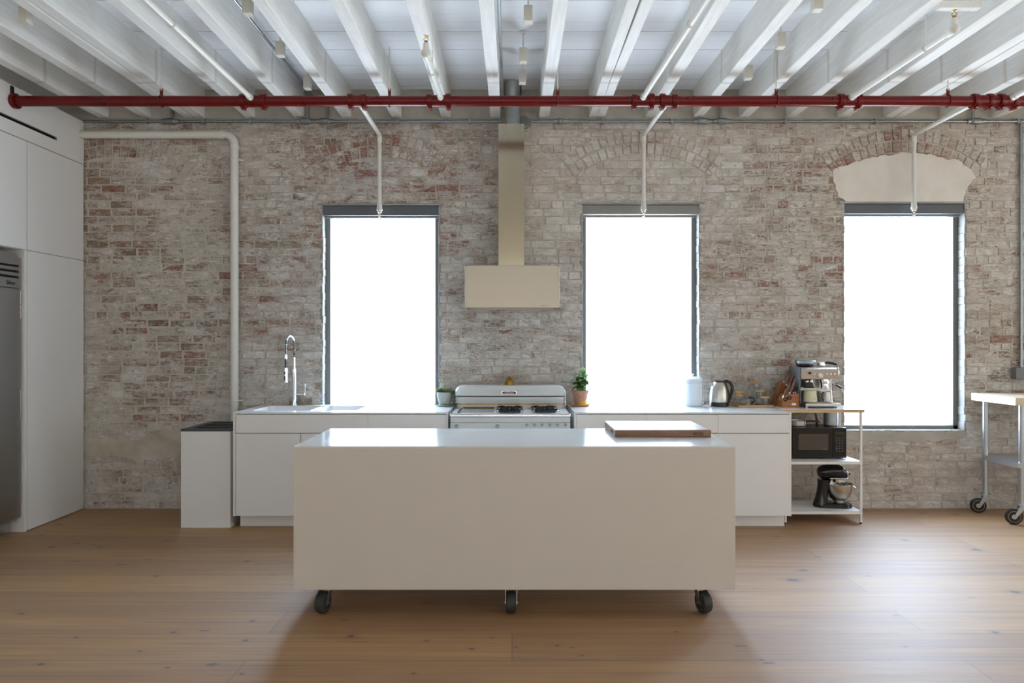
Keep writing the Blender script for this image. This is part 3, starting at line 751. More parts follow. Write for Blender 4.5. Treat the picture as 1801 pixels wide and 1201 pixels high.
# large white pipe on the left of the brick wall
yv = 5.925; r = .0335; xv = X(412.5, yv); zh = Z(237, yv)
t = thing('drain_pipe', 'thick white painted pipe bending down the brick wall beside the sink', 'pipe', (xv, yv, 0))
p = [(-3.742, yv, zh)] + bend((-3.7, yv, zh), (xv, yv, zh), (xv, yv, 0), .10, 12) + [(xv, yv, .01)]
MB().tube(p, r, 28).build('pipe', 'whitepipe', t)
MB().cyl((X(386, yv), yv, zh), (X(394, yv), yv, zh), r+.006, seg=28, bev=.003).build('collar', 'whitepipe', t)
MB().cyl((xv, yv, Z(262, yv)), (xv, yv, Z(256, yv)), r+.005, seg=28, bev=.003).build('collar', 'whitepipe', t)
for py in (280, 705):
    m = MB(); m.cyl((xv+.02, yv, Z(py, yv)), (xv+.055, YB-.012, Z(py, yv)), .008, seg=10); m.torus((xv, yv, Z(py, yv)), r+.002, .004, None, 24, 6)
    m.build('wall_clip', 'whitepipe', t)

# conduit along the head of the brick wall
yc = YB-.022
zc = Z(213.5, yc)
def oval_box(m, px, w=.1, h=.05, d=.045):
    x = X(px, yc); m.box(x-w/2, x+w/2, yc-.028, yc+.02, zc-h/2, zc+h/2, .018, 3)
def conduit(x0, x1, lab, boxes, clips):
    t = thing('electrical_conduit', lab, 'conduit', ((x0+x1)/2, yc, zc), 'steel conduit along the head of the brick wall')
    MB().cyl((x0, yc, zc), (x1, yc, zc), .0125, seg=16).build('pipe', 'galv', t)
    for px, w in boxes:
        m = MB(); oval_box(m, px, w); x = X(px, yc)
        for s in (-1, 1): m.cyl((x+s*(w/2+.025), yc, zc), (x+s*(w/2-.01), yc, zc), .019, seg=12)
        b = m.build('junction_box', 'galv', t)
        m = MB(); m.box(x-w/2+.015, x+w/2-.015, yc-.033, yc-.026, zc-.014, zc+.014, .006, 2); m.build('cover_plate', 'galv', b)
    for px in clips: x = X(px, yc); MB().box(x-.012, x+.012, yc-.016, yc+.016, zc-.02, zc+.024, .003).build('conduit_strap', 'galv', t)
conduit(-3.742, X(884, yc), 'galvanised conduit with flat junction boxes, left of the hood duct', [(300, .1), (538, .1), (572, .1)], [258, 358, 441, 700, 826])
conduit(X(936, yc), XR, 'galvanised conduit with flat junction boxes, right of the hood duct', [(1236, .1), (1269, .1), (1716, .1), (985, .05)], [1060, 1181, 1381, 1540, 1790])
t = thing('round_junction_box', 'round grey junction box beside the top of the hood duct', 'junction box', (X(922, 5.93), 5.9, Z(213, 5.9)-.05))
MB().cyl((X(922, 5.9), 5.972, Z(213, 5.9)), (X(922, 5.9), 5.915, Z(213, 5.9)), .05, seg=28, bev=.005).build('box', 'galv', t)
MB().cyl((X(922, 5.9), 5.917, Z(213, 5.9)), (X(922, 5.9), 5.907, Z(213, 5.9)), .044, seg=28, bev=.003).build('lid', 'frame', t)
# conduits that climb into the joist bays
def riser(px, lab):
    x = X(px, yc-.01)
    tag(MB().tube([(x, yc-.006, zc+.02), (x, yc-.006, ZC-.06)] + bend((x, yc-.006, ZC-.1), (x, yc-.006, ZC-.018), (x, 5.0, ZC-.018), .04) + [(x, 5.2, ZC-.018)], .0115, 12).build('conduit_riser', 'galv'), lab, 'conduit', 'conduit risers into the joist bays')
riser(541, 'galvanised conduit riser from the box third from the left end of the left conduit')
riser(575, 'galvanised conduit riser from the box nearest the first window on the left conduit')
riser(1267, 'galvanised conduit riser above the middle window, right of the hood')
riser(1712, 'galvanised conduit riser at far right by the corner of the brick wall')
riser(302, 'galvanised conduit riser from the box above the bend of the thick white pipe')
def long_conduit(x, z, y0, y1, lab, r=.011):
    m = MB(); m.cyl((x, y0, z), (x, y1, z), r, seg=14)
    tag(m.build('ceiling_conduit', 'galv'), lab, 'conduit', 'conduits along the joists')
long_conduit(-1.735, 3.60, YREAR, 5.95, 'long galvanised conduit running between joists left of the range hood')
long_conduit(-.078, 3.48, YREAR, 5.90, 'long galvanised conduit clipped to the side of the joist above the hood duct')

# conduit and outlet box at the right edge
xo = X(1797, 5.95)
t = thing('outlet_box', 'grey metal outlet box on the brick wall above the butcher block table', 'outlet', (xo, 5.95, Z(667, 5.95)))
MB().box(X(1785, 5.93), X(1801, 5.93)+.04, 5.915, 5.975, Z(667, 5.93), Z(646, 5.93), .006).build('box', 'frame', t)
MB().cyl((xo, 5.958, Z(647, 5.95)), (xo, 5.958, zc), .0125, seg=14).build('conduit', 'galv', t)

# little white ceiling spotlights on stems
def spot(x, y, lab, zc_=3.5):
    t = thing('ceiling_spotlight', lab, 'light', (x, y, zc_-.05), 'white box spotlights hanging between the joists')
    MB().box(x-.0275, x+.0275, y-.03, y+.03, zc_-.05, zc_+.05, .006).build('lamp_head', 'ivory', t)
    MB().cyl((x, y, zc_+.045), (x, y, ZC), .006, seg=10).build('stem', 'whitepipe', t)
    MB().cyl((x, y, ZC-.012), (x, y, ZC+.002), .022, seg=18, bev=.003).build('ceiling_plate', 'whitepipe', t)
for px, py, lab in ((436, 12, 'box spotlight nearest the camera, in the row above the sink'), (493, 87, 'box spotlight in the middle of the row above the sink'), (541, 146, 'box spotlight nearest the brick wall in the row above the sink'),
                    (929, 26, 'box spotlight nearest the camera in the row above the range hood'), (920, 98, 'box spotlight in the middle of the row above the range hood'), (919, 136, 'box spotlight nearest the hood duct'),
                    (1437, 5, 'box spotlight nearest the camera in the row right of the middle window'), (1373, 72, 'box spotlight second from the wall in the row right of the middle window'), (1316, 128, 'box spotlight nearest the wall in the row right of the middle window')):
    D = F*(3.5-CAMZ)/(600.5-py); spot(X(px, D), D, 'small white ' + lab)
D = F*(3.47-CAMZ)/(600.5-28); spot(X(45, D), D, 'small white box spotlight at the top left corner of the photo', 3.47)

# ================================================================== LEFT CABINET WALL AND REFRIGERATOR
XC = -3.745
ysm = 5.268; yfr0 = 4.30
z1, z2, z3 = 2.170, 3.012, 3.385
t = thing('tall_cabinet', 'full height white cabinet between the refrigerator and the brick wall', 'cabinet', ((XC+XL)/2, 5.62, 0))
m = MB(); m.box(XL+.01, XC-.020, ysm+.002, YB-.012, 0.002, z2-.002); m.build('body', 'cab', t, smooth=False)
m = MB(); m.box(XC-.018, XC, ysm+.004, YB-.016, .006, z1-.003, .0012); plabel(m.build('door', 'cab', t), 'tall lower door')
m = MB(); m.box(XC-.018, XC, ysm+.004, YB-.016, z1+.003, z2-.003, .0012); plabel(m.build('door', 'cab', t), 'short upper door')
t = thing('bridge_cabinet', 'white cupboard over the refrigerator', 'cabinet', ((XC+XL)/2, 4.8, z1))
MB().box(XL+.01, XC-.02, yfr0, ysm-.002, z1, z2-.002).build('body', 'cab', t, smooth=False)
for i in range(1): MB().box(XC-.018, XC, yfr0, ysm-.003, z1+.003, z2-.003, .0012).build('door', 'cab', t)
t = bpy.data.objects.new('trim_1', None); C.objects.link(t); t['kind'] = 'structure'; t.location = (XC, 4.8, z2)
yv0, yv1, zv0, zv1 = 3.6, 5.62, 3.118, 3.146
m = MB(); m.box(XL+.01, XC, yfr0-1.6, YB-.012, z2+.003, zv0); m.box(XL+.01, XC, yfr0-1.6, YB-.012, zv1, z3); m.box(XL+.01, XC, yv1, YB-.012, zv0, zv1)
m.build('soffit_panel', 'cab', t, smooth=False)
m = MB(); m.box(XL+.02, XC-.05, yfr0-1.6, yv1, zv0-.005, zv1+.005)
for k in range(2): m.box(XC-.03, XC-.004, yfr0-1.6, yv1, zv0+.007+.011*k, zv0+.009+.011*k)
tag(m.build('linear_air_vent', 'dark', smooth=False), 'long black slot air vent in the white soffit above the left cabinets', 'vent')
tag(MB().box(XC-.01, XC+.012, 5.09, 5.12, 3.315, 3.375, .003).build('black_pipe_bracket', 'blackp'), 'small black bracket above the flanged end of the red pipe', 'bracket')
# flank panel next to the refrigerator
tag(MB().box(XL+.01, XC-.002, ysm-.024, ysm, .0, z1, .001).build('filler_panel', 'cab'), 'narrow white filler panel between the refrigerator and the tall cabinet', 'panel')
tag(MB().box(XL+.01, XC, yfr0-1.6, yfr0-.002, .0, z2, .002).build('cabinet_column', 'cab'), 'white tall cabinet on the camera side of the refrigerator', 'cabinet')
# refrigerator
xf = XC-.020
t = thing('refrigerator', 'stainless steel built-in refrigerator at the left edge', 'refrigerator', ((xf+XL)/2, 4.75, 0))
yr = 5.236
MB().box(XL+.02, xf-.035, yfr0+.01, yr, .09, 2.125).build('body', 'fridge', t, smooth=False)
m = MB()
zg0, zg1 = 1.873, 2.105
ys0, ys1 = yfr0+.03, Z(0, 0)
ysl = F*abs(xf)/(900.5-33)
rows = [zg0+.072, zg0+.114, zg0+.156]; hh = .018
zz = zg0
for q in rows: m.box(xf-.03, xf, ysl-.85, ysl, zz, q); zz = q+hh
m.box(xf-.03, xf, ysl-.85, ysl, zz, zg1); m.box(xf-.03, xf, ysl, yr, zg0, zg1); m.box(xf-.03, xf, yfr0+.005, ysl-.85, zg0, zg1)
g = m.build('grille', 'fridge', t, smooth=False)
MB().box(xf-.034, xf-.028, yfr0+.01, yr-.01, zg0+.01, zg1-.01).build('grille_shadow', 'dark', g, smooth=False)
MB().box(xf-.10, xf-.02, yfr0+.03, yr-.03, 2.105, 2.135).build('cap', 'fridge', t, smooth=False)
MB().box(xf-.035, xf, yfr0+.005, yr-.002, .118, zg0-.006, .004).build('door', 'fridge', t)
hy = yr+.004
for za, zb in ((Z(560, 5.22), Z(511, 5.22)), (Z(735, 5.22), Z(686, 5.22)), (.22, .36)):
    m = MB(); zm = (za+zb)/2
    m.box(xf-.022, xf+.003, yr-.010, yr+.006, za, zm-.003, .002); m.box(xf-.022, xf+.003, yr-.010, yr+.006, zm+.003, zb, .002); m.build('hinge', 'steel', t)
MB().box(XL+.05, xf-.075, yfr0+.02, yr-.02, .0, .108).build('kick_plate', 'fridge', t, smooth=False)
MB().cyl((xf+.05, 4.36, .5), (xf+.05, 4.36, 1.7), .014, seg=16).build('handle', 'steel', t)
text_mesh('maker_mark', 'Silver', .042, 'blackp', t, Matrix.Translation((xf+.0008, X(0, 1)*0+5.125, 1.905)) @ Matrix.Rotation(PI/2, 4, 'Z') @ Matrix.Rotation(PI/2, 4, 'X'))

# ================================================================== BASE CABINETS AND WORKTOPS
DF = 5.327
CT = .912
ZD = Z(762, DF)      # bottom of the drawers
ZK = Z(907.5, DF)    # bottom of the doors
def base_unit(name, px0, px1, drawers, doors, lab, left_end=False, right_end=False):
    x0, x1 = X(px0, DF), X(px1, DF)
    t = thing(name, lab, 'cabinet', ((x0+x1)/2, 5.65, 0), 'white handleless base cabinets')
    m = MB(); xe0 = x0 + (0 if left_end else 0); th = .017
    m.box(x0, x0+th if left_end else x0+.002, DF+.001, YB-.03, ZK, CT-.013); m.box(x1-th if right_end else x1-.002, x1, DF+.001, YB-.03, ZK, CT-.013)
    m.box(x0+.002, x1-.002, DF+.034, YB-.03, ZK, CT-.215); m.box(x0+.002, x1-.002, DF+.034, DF+.040, ZK, CT-.013)
    m.build('body', 'cab', t, smooth=False)
    for a, b in drawers:
        MB().box(X(a, DF)+.0028, X(b, DF)-.0028, DF, DF+.02, ZD+.0035, CT-.018, .001).build('drawer', 'cab', t)
    for a, b in doors:
        MB().box(X(a, DF)+.0022, X(b, DF)-.0022, DF, DF+.02, ZK+.002, ZD-.0035, .001).build('door', 'cab', t)
    yk = F*CAMZ/(925-600.5)
    MB().box(x0+(.02 if left_end else 0), x1-(.02 if right_end else 0), yk, yk+.018, 0, ZK+.01).build('toe_kick', 'cab', t, smooth=False)
    return t
base_unit('sink_cabinet', 410, 647, [(414, 647)], [(414, 528.5), (528.5, 647)], 'white handleless sink cabinet left of the stove, with one wide drawer front', left_end=True)
base_unit('base_cabinet', 647, 788, [(647, 784.5)], [(647, 784.5)], 'white base cabinet between the sink and the stove', right_end=True)
base_unit('base_cabinet', 1010, 1137.5, [(1013.5, 1137.5)], [(1013.5, 1137.5)], 'white base cabinet just right of the stove', left_end=True)
base_unit('base_cabinet', 1137.5, 1263, [(1137.5, 1263)], [(1137.5, 1263)], 'middle white base cabinet of the three right of the stove')
base_unit('base_cabinet', 1263, 1392, [(1263, 1388.5)], [(1263, 1388.5)], 'white base cabinet next to the open shelf cart', right_end=True)
# left worktop with two moulded basins
xa, xb = X(410, DF), X(788, DF)
t = thing('worktop', 'white solid worktop with double sink, left of the stove', 'worktop', ((xa+xb)/2, 5.65, CT-.012))
B1, B2, by0, by1 = (-2.086, -1.625), (-1.590, -1.245), 5.462, 5.865
m = MB(); yb_ = YB-.001
for a, b, c, d in ((xa, xb, DF-.002, by0), (xa, xb, by1, yb_), (xa, B1[0], by0, by1), (B1[1], B2[0], by0, by1), (B2[1], xb, by0, by1)):
    m.box(a, b, c, d, CT-.012, CT-(.012*0 if a != B1[1] else .006))
m.build('slab', 'top', t, smooth=False)
def basin(a, b):
    bm = bmesh.new(); zt, zb = CT-.0005, CT-.19; r = .05
    def ring(z, ins, n=6):
        out = []; rr = r
        for cx, cy, st in ((b-ins-rr, by1-ins-rr, 0), (a+ins+rr, by1-ins-rr, PI/2), (a+ins+rr, by0+ins+rr, PI), (b-ins-rr, by0+ins+rr, 3*PI/2)):
            for k in range(n+1): th = st+PI/2*k/n; out.append(bm.verts.new((cx+rr*math.cos(th), cy+rr*math.sin(th), z)))
        return out
    # flange that closes the square corners, then the bowl
    rs = [ring(zt, -.0), ring(zt-.006, .002), ring(zb+.03, .012), ring(zb+.008, .022), ring(zb, .04)]
    for p, q in zip(rs, rs[1:]):
        for i in range(len(p)): j = (i+1) % len(p); bm.faces.new((p[i], p[j], q[j], q[i]))
    bm.faces.new(rs[-1]); sq = [bm.verts.new(v) for v in ((b, by1, zt), (a, by1, zt), (a, by0, zt), (b, by0, zt))]
    n = 7
    for q in range(4):
        seg = rs[0][q*n:(q+1)*n]
        for i in range(n-1): bm.faces.new((sq[q], seg[i], seg[i+1]))
    bmesh.ops.recalc_face_normals(bm, faces=bm.faces[:]); mm = MB(); mm._add(bm)
    mm.cyl(((a+b)/2, (by0+by1)/2, zb+.0005), ((a+b)/2, (by0+by1)/2, zb+.003), .045, seg=24)
    return mm.build('sink_basin', 'top', t)
basin(*B1); basin(*B2)
xa, xb = X(1010, DF), X(1392, DF)
tag(MB().box(xa, xb, DF-.002, yb_, CT-.012, CT, .0012).build('worktop', 'top'), 'plain white worktop right of the stove, carrying the kettle and tray', 'worktop')

# recycling cabinet
x0, x1 = -2.605, -2.216; yf, ybk = F*CAMZ/(928-600.5), 5.885
zt = .772
t = thing('recycling_cabinet', 'low white recycling cabinet with dark grey top, beside the sink cabinet', 'cabinet', ((x0+x1)/2, 5.63, 0))
m = MB(); m.box(x0, x1, yf, yf+.018, 0, zt-.012, .001); m.box(x0, x0+.018, yf+.018, ybk, 0, zt-.012); m.box(x1-.018, x1, yf+.018, ybk, 0, zt-.012); m.box(x0, x1, ybk-.018, ybk, 0, zt-.012)
m.box(x0+.018, x1-.018, yf+.018, ybk-.018, .3, .32); m.build('body', 'cab', t, smooth=False)
m = MB(); ys = [yf-.002, yf+.03, yf+.165, yf+.20, yf+.335, yf+.37, ybk-.04, ybk+.0]
xi0, xi1 = x0+.06, x1-.012
m.box(x0-.001, xi0, ys[0], ys[-1], zt-.014, zt+.004); m.box(xi1, x1+.001, ys[0], ys[-1], zt-.014, zt+.004)
for a, b in ((0, 1), (2, 3), (4, 5), (6, 7)): m.box(xi0, xi1, ys[a], ys[b], zt-.014, zt+.004)
m.build('slotted_top', 'dkgrey', t, smooth=False)
m = MB()
for a, b in ((1, 2), (3, 4), (5, 6)):
    m.box(xi0, xi1, ys[a], ys[b], zt-.10, zt-.09)
    for q in (0, 1): m.box(xi0-.004 if q == 0 else xi1, xi0 if q == 0 else xi1+.004, ys[a], ys[b], zt-.10, zt-.014)
    m.box(xi0, xi1, ys[a]-.003, ys[a], zt-.1, zt-.014); m.box(xi0, xi1, ys[b], ys[b]+.003, zt-.1, zt-.014)
m.build('bin_liner', 'dkgrey', t, smooth=False)

# ================================================================== STOVE
x0, x1 = X(791, 5.30), X(1004, 5.30); yf = 5.30; zs = .902
t = thing('stove', 'vintage white enamel stove with curved backguard and red badge', 'stove', ((x0+x1)/2, 5.6, 0))
m = MB(); m.box(x0+.004, x1-.004, yf+.012, 5.93, .08, zs-.02, .006); m.build('body', 'enamel', t)
m = MB(); m.box(x0+.03, x1-.03, yf+.03, 5.9, 0, .09); m.build('plinth', 'blackp', t, smooth=False)
zp = Z(743.5, yf)
MB().box(x0+.004, x1-.004, yf+.002, yf+.02, zp+.002, zs-.022, .004).build('fascia', 'enamel', t)
MB().box(x0+.004, x1-.004, yf-.006, yf+.02, zp-.085, zp-.001, .005).build('control_panel', 'enamel', t)
MB().box(x0+.01, x0+.50, yf-.006, yf+.02, .14, zp-.095, .01).build('oven_door', 'enamel', t)
MB().box(x0+.51, x1-.01, yf-.006, yf+.02, .14, zp-.095, .01).build('oven_door', 'enamel', t)
m = MB(); m.box(x0, x1, yf-.008, yf+.012, zs-.026, zs+.001, .008, 3); m.box(x0, x0+.010, yf, 5.80, zs-.02, zs+.002, .003); m.box(x1-.010, x1, yf, 5.80, zs-.02, zs+.002, .003)
m.build('chrome_edge', 'chrome', t)
MB().box(x0+.006, x1-.006, yf+.006, 5.86, zs-.02, zs-.002, .003).build('cooktop', 'enamel', t)
# griddle
gx0, gx1, gy0, gy1 = X(810, 5.45), X(868, 5.45), 5.40, 5.72
m = MB(); m.box(gx0, gx1, gy0, gy1, zs-.004, zs+.004, .003); m.build('griddle', 'steel', t)
MB().box(gx0-.02, gx0-.008, gy0, gy1-.02, zs-.003, zs+.008, .002).build('griddle_trim', 'blackp', t)
MB().box(gx0, gx1, gy1, gy1+.015, zs-.003, zs+.012, .002).build('griddle_trim', 'blackp', t)
for px in (896.5, 958.5):
    for yy in (5.47, 5.70):
        cx = X(px, 5.5) if px < 900 else X(px, 5.5)
        m = MB(); rr = .105
        m.torus((cx, yy, zs+.013), rr, .007, None, 36, 8); m.torus((cx, yy, zs+.013), rr*.45, .005, None, 24, 6)
        for k in range(8):
            a = PI/4*k; m.tube([(cx+math.cos(a)*rr*.3, yy+math.sin(a)*rr*.3, zs+.013), (cx+math.cos(a)*rr, yy+math.sin(a)*rr, zs+.015)], .0055, 6)
        for k in range(4): a = PI/4+PI/2*k; m.cyl((cx+math.cos(a)*rr, yy+math.sin(a)*rr, zs-.003), (cx+math.cos(a)*rr, yy+math.sin(a)*rr, zs+.012), .006, seg=8)
        g = m.build('burner_grate', 'black', t)
        m = MB(); m.lathe([(0, .001), (.085, .001), (.09, .004), (.06, .003), (.03, .008), (0, .009)], (cx, yy, zs-.002), 28); m.build('burner', 'chrome', g)
for px in (926.5, 940, 953.5, 967, 980.5, 994.5):
    x = X(px, yf); zk = Z(747, yf)
    m = MB(); m.cyl((x, yf-.006, zk), (x, yf-.012, zk), .012, seg=20); m.cyl((x, yf-.012, zk), (x, yf-.030, zk), .010, .008, seg=16, bev=.002); m.box(x-.002, x+.002, yf-.036, yf-.028, zk-.008, zk+.008, .001)
    m.build('burner_knob', 'galv', t)
for px in (803, 875):
    x = X(px, yf); zk = Z(749.5, yf)
    m = MB(); m.cyl((x, yf-.006, zk), (x, yf-.012, zk), .017, seg=24); m.cyl((x, yf-.012, zk), (x, yf-.034, zk), .013, .011, seg=20, bev=.003); m.build('oven_knob', 'galv', t)
# backguard: bowed front panel with rounded upper corners
YG = 5.80
ax0, ax1 = X(800.5, YG), X(995, YG); zg0, zg1 = zs, Z(677.5, YG)
def backguard(z_lo, z_hi, y_lo, y_hi, rc, name, mat, ins=0, thick=.1):
    bm = bmesh.new(); N = 40; rows = []; NZ = 10
    for k in range(NZ+1):
        z = z_lo+(z_hi-z_lo)*k/NZ
        e = max(0, z-(z_hi-rc)); half = (ax1-ax0)/2-ins - (rc-math.sqrt(max(0, rc*rc-e*e)))
        s = (z-z_lo)/(z_hi-z_lo); yy = y_lo+(y_hi-y_lo)*math.sin(s*PI/2)
        if s > .85: yy += .012*((s-.85)/.15)**2
        row = []
        for i in range(N+1):
            u = -1+2*i/N; x = (ax0+ax1)/2+u*half; row.append(bm.verts.new((x, yy - .018*(1-u*u) + .02*max(0, (abs(u)-.93)/.07)**2, z)))
        rows.append(row)
    for p, q in zip(rows, rows[1:]):
        for i in range(N): bm.faces.new((p[i], p[i+1], q[i+1], q[i]))
    bk = [[bm.verts.new((v.co.x, YG+thick, v.co.z)) for v in row] for row in rows]
    for p, q in zip(bk, bk[1:]):
        for i in range(N): bm.faces.new((p[i], q[i], q[i+1], p[i+1]))
    for i in range(N):
        bm.faces.new((rows[-1][i], rows[-1][i+1], bk[-1][i+1], bk[-1][i])); bm.faces.new((rows[0][i], bk[0][i], bk[0][i+1], rows[0][i+1]))
    for k in range(NZ):
        bm.faces.new((rows[k][0], rows[k+1][0], bk[k+1][0], bk[k][0])); bm.faces.new((rows[k][N], bk[k][N], bk[k+1][N], rows[k+1][N]))
    bmesh.ops.recalc_face_normals(bm, faces=bm.faces[:]); mm = MB(); mm._add(bm); return mm.build(name, mat, t, ang=50)
zslit = Z(696.5, YG)
bg = backguard(zslit+.004, zg1, YG-.012, YG+.012, .055, 'backguard', 'enamel')
backguard(zg0+.038, zslit-.004, YG-.004, YG-.014, .001, 'backguard_lip', 'enamel', .004)
backguard(zslit-.005, zslit+.005, YG+.016, YG+.016, .001, 'vent_slot', 'dark', .02, .06)
backguard(zg0+.028, zg0+.040, YG-.0, YG-.0, .001, 'gold_trim', 'brass', .006)
backguard(zg0-.002, zg0+.030, YG+.006, YG+.006, .001, 'backguard_base', 'enamel', .008)
m = MB(); xe = ax1-.004
m.tube([(xe, YG-.006, zs), (xe, YG-.006, zg1-.055)] + [(xe-.05+.05*math.cos(a), YG+.004, zg1-.055+.053*math.sin(a)) for a in [PI/2*k/6 for k in range(1, 7)]], .004, 8)
m.build('chrome_beading', 'chrome', t)
# badge
bxc, bzc = X(895.5, YG-.03), Z(690.5, YG-.03)
m = MB(); pts = []
for sx_, st in ((1, -PI/2), (-1, PI/2)):
    for k in range(9): a = st+PI*k/8; pts.append((bxc+sx_*.052+.013*math.cos(a), bzc+.0135*math.sin(a)))
m.prism(pts, 'y', YG-.036, YG-.005); b_ = m.build('badge', 'chrome', t)
pts2 = [((p[0]-bxc)*.94+bxc, (p[1]-bzc)*.84+bzc) for p in pts]
m = MB(); m.prism(pts2, 'y', YG-.0375, YG-.03); m.build('badge_face', 'redbadge', b_, smooth=False)
text_mesh('badge_lettering', 'Chambers', .0185, 'label', b_, Matrix.Translation((bxc, YG-.038, bzc-.001)) @ Matrix.Rotation(PI/2, 4, 'X'))
# brass ornament on the backguard
ox = X(896, 5.84); oz = zg1-.002
t = thing('brass_ornament', 'small domed woven brass ornament on top of the stove backguard', 'ornament', (ox, 5.85, oz))
m = MB(); prof = [(.036, .0), (.040, .008), (.038, .02), (.034, .036), (.026, .052), (.014, .062), (.005, .066), (0, .067)]
m.lathe([(0, 0)]+[(r_*.93, z_) for r_, z_ in prof], (ox, 5.85, oz), 20)
for k in range(12):
    a = 2*PI*k/12; m.tube([(ox+r_*math.cos(a+z_*9), 5.85+r_*math.sin(a+z_*9), oz+z_) for r_, z_ in prof[:-1]], .0022, 5)
    m.tube([(ox+r_*math.cos(a-z_*9), 5.85+r_*math.sin(a-z_*9), oz+z_) for r_, z_ in prof[:-1]], .0022, 5)
m.build('dome', 'brass', t)
MB().lathe([(0, .0), (.005, .0), (.009, .008), (.004, .016), (0, .018)], (ox, 5.85, oz+.064), 12).build('finial', 'brass', t)

# ================================================================== RANGE HOOD
YH = 5.55
hx0, hx1, hz0, hz1 = X(817.5, YH), X(984, YH), Z(541, YH), Z(466.5, YH)
t = thing('range_hood', 'brushed steel box range hood with square duct above the stove', 'hood', ((hx0+hx1)/2, 5.76, hz0))
m = MB(); th = .012
m.box(hx0, hx1, YH, YH+th, hz0, hz1, .002); m.box(hx0, hx0+th, YH, YB-.012, hz0, hz1, .002); m.box(hx1-th, hx1, YH, YB-.012, hz0, hz1, .002)
m.box(hx0, hx1, YH, YB-.012, hz1-th, hz1, .002); m.box(hx0, hx1, YB-.024, YB-.012, hz0, hz1)
m.build('canopy', 'hood', t)
MB().box(hx0+th, hx1-th, YH+th, YB-.024, hz0+.015, hz0+.02).build('filter_panel', 'steel', t, smooth=False)
text_mesh('maker_mark', 'ZEPHYR', .016, 'frame', t, Matrix.Translation((X(957, YH), YH-.0006, Z(537.5, YH))) @ Matrix.Rotation(PI/2, 4, 'X'))
YD = 5.70; dx0, dx1 = X(876.5, YD), X(922, YD); zd1 = Z(217.5, YD)
m = MB(); m.box(dx0, dx1, YD, YB-.012, hz1, zd1, .0008); d_ = m.build('duct_cover', 'duct', t)
fx = X(901, 5.82); fy = 5.815
m = MB(); prof = [(.060, 0)]; zb = zd1-.02; ztop = ZC
n = 22
for k in range(n):
    z_ = k*.0085; prof += [(.060, z_+.001), (.065, z_+.0042), (.060, z_+.0078)]
prof += [(.062, .19), (.068, .195), (.068, ztop-zb)]
m.lathe(prof, (fx, fy, zb), 32); m.build('flexible_duct', 'ductflex', t)
m = MB(); m.cyl((fx+.074, fy-.01, zb+.25), (fx+.074, fy-.01, ZC), .004, seg=8); m.torus((fx, fy, zb+.25), .070, .004, None, 28, 6); m.build('duct_strap', 'blackp', t)

# ================================================================== ISLAND
yi0 = 3.62; yi1 = 4.353; ix0, ix1 = X(516, yi0), X(1293.5, yi0); iz0, iz1 = .147, .910
t = thing('kitchen_island', 'long white kitchen island on casters in the middle of the wooden floor', 'island', ((ix0+ix1)/2, 3.98, 0))
m = MB(); m.box(ix0, ix1, yi0, yi1, iz1-.014, iz1, .0025); m.build('worktop', 'isltop', t)
MB().box(ix0, ix1, yi0+.0005, yi0+.02, iz0, iz1-.0135, .002).build('front_panel', 'isl', t)
MB().box(ix0, ix1, yi1-.02, yi1-.0005, iz0, iz1-.0135, .002).build('rear_panel', 'isl', t)
MB().box(ix0, ix0+.02, yi0+.02, yi1-.02, iz0, iz1-.0135, .002).build('side_panel', 'isl', t)
MB().box(ix1-.02, ix1, yi0+.02, yi1-.02, iz0, iz1-.0135, .002).build('side_panel', 'isl', t)
MB().box(ix0+.02, ix1-.02, yi0+.02, yi1-.02, iz0+.003, iz0+.02).build('base_board', 'isl', t, smooth=False)
def wheel_mesh(R0, w, seg=40):
    return [(R0*.30, -w/2), (R0*.80, -w/2), (R0*.93, -w*.44), (R0, -w*.28), (R0, w*.28), (R0*.93, w*.44), (R0*.80, w/2), (R0*.30, w/2), (R0*.30, -w/2)]
def caster(parent, cx, cy, top, R0, w, yaw, trail, forkmat='galv', tyre='rubber', hubmat='galv', brake=True):
    Rz = Matrix.Rotation(yaw, 4, 'Z'); T = Matrix.Translation((cx, cy, 0))
    def P(x, y, z): return T @ (Rz @ Vector((x, y, z)))
    def add(dst, src): me = bpy.data.meshes.new('q'); src.bm.to_mesh(me); me.transform(T @ Rz); dst.bm.from_mesh(me); src.bm.free(); bpy.data.meshes.remove(me)
    wy = trail
    f = MB(); l = MB()
    l.box(-.045, .045, -.04, .04, top-.005, top, .001); l.cyl((0, 0, top-.022), (0, 0, top-.004), .024, seg=20, bev=.003)
    l.box(-w/2-.006, w/2+.006, -.022, .022, top-.027, top-.021, .002)
    for s in (-1, 1):
        l.prism([(-.022, top-.024), (.022, top-.024), (wy+.011, R0-.009), (wy-.011, R0-.009)], 'x', s*(w/2+.004)-.0015, s*(w/2+.004)+.0015)
    l.cyl((-w/2-.013, wy, R0), (w/2+.013, wy, R0), .0055, seg=8)
    for s in (-1, 1): l.cyl((s*(w/2+.006), wy, R0), (s*(w/2+.013), wy, R0), .009, seg=6)
    if brake: l.box(w/2+.004, w/2+.018, -.03, -.006, top-.034, top-.024, .002)
    add(f, l); fork = f.build('caster_fork', forkmat, parent)
    f = MB(); l = MB(); l.lathe(wheel_mesh(R0, w), (0, wy, R0), 36, Matrix.Rotation(PI/2, 4, 'Y')); add(f, l); wh = f.build('caster_wheel', tyre, parent)
    f = MB(); l = MB(); l.lathe([(0, -w*.46), (R0*.5, -w*.46), (R0*.72, -w*.505), (R0*.72, -w*.4), (R0*.72, w*.4), (R0*.72, w*.505), (R0*.5, w*.46), (0, w*.46)], (0, wy, R0), 28, Matrix.Rotation(PI/2, 4, 'Y')); add(f, l)
    f.build('wheel_hub', hubmat, wh)
    return fork, wh
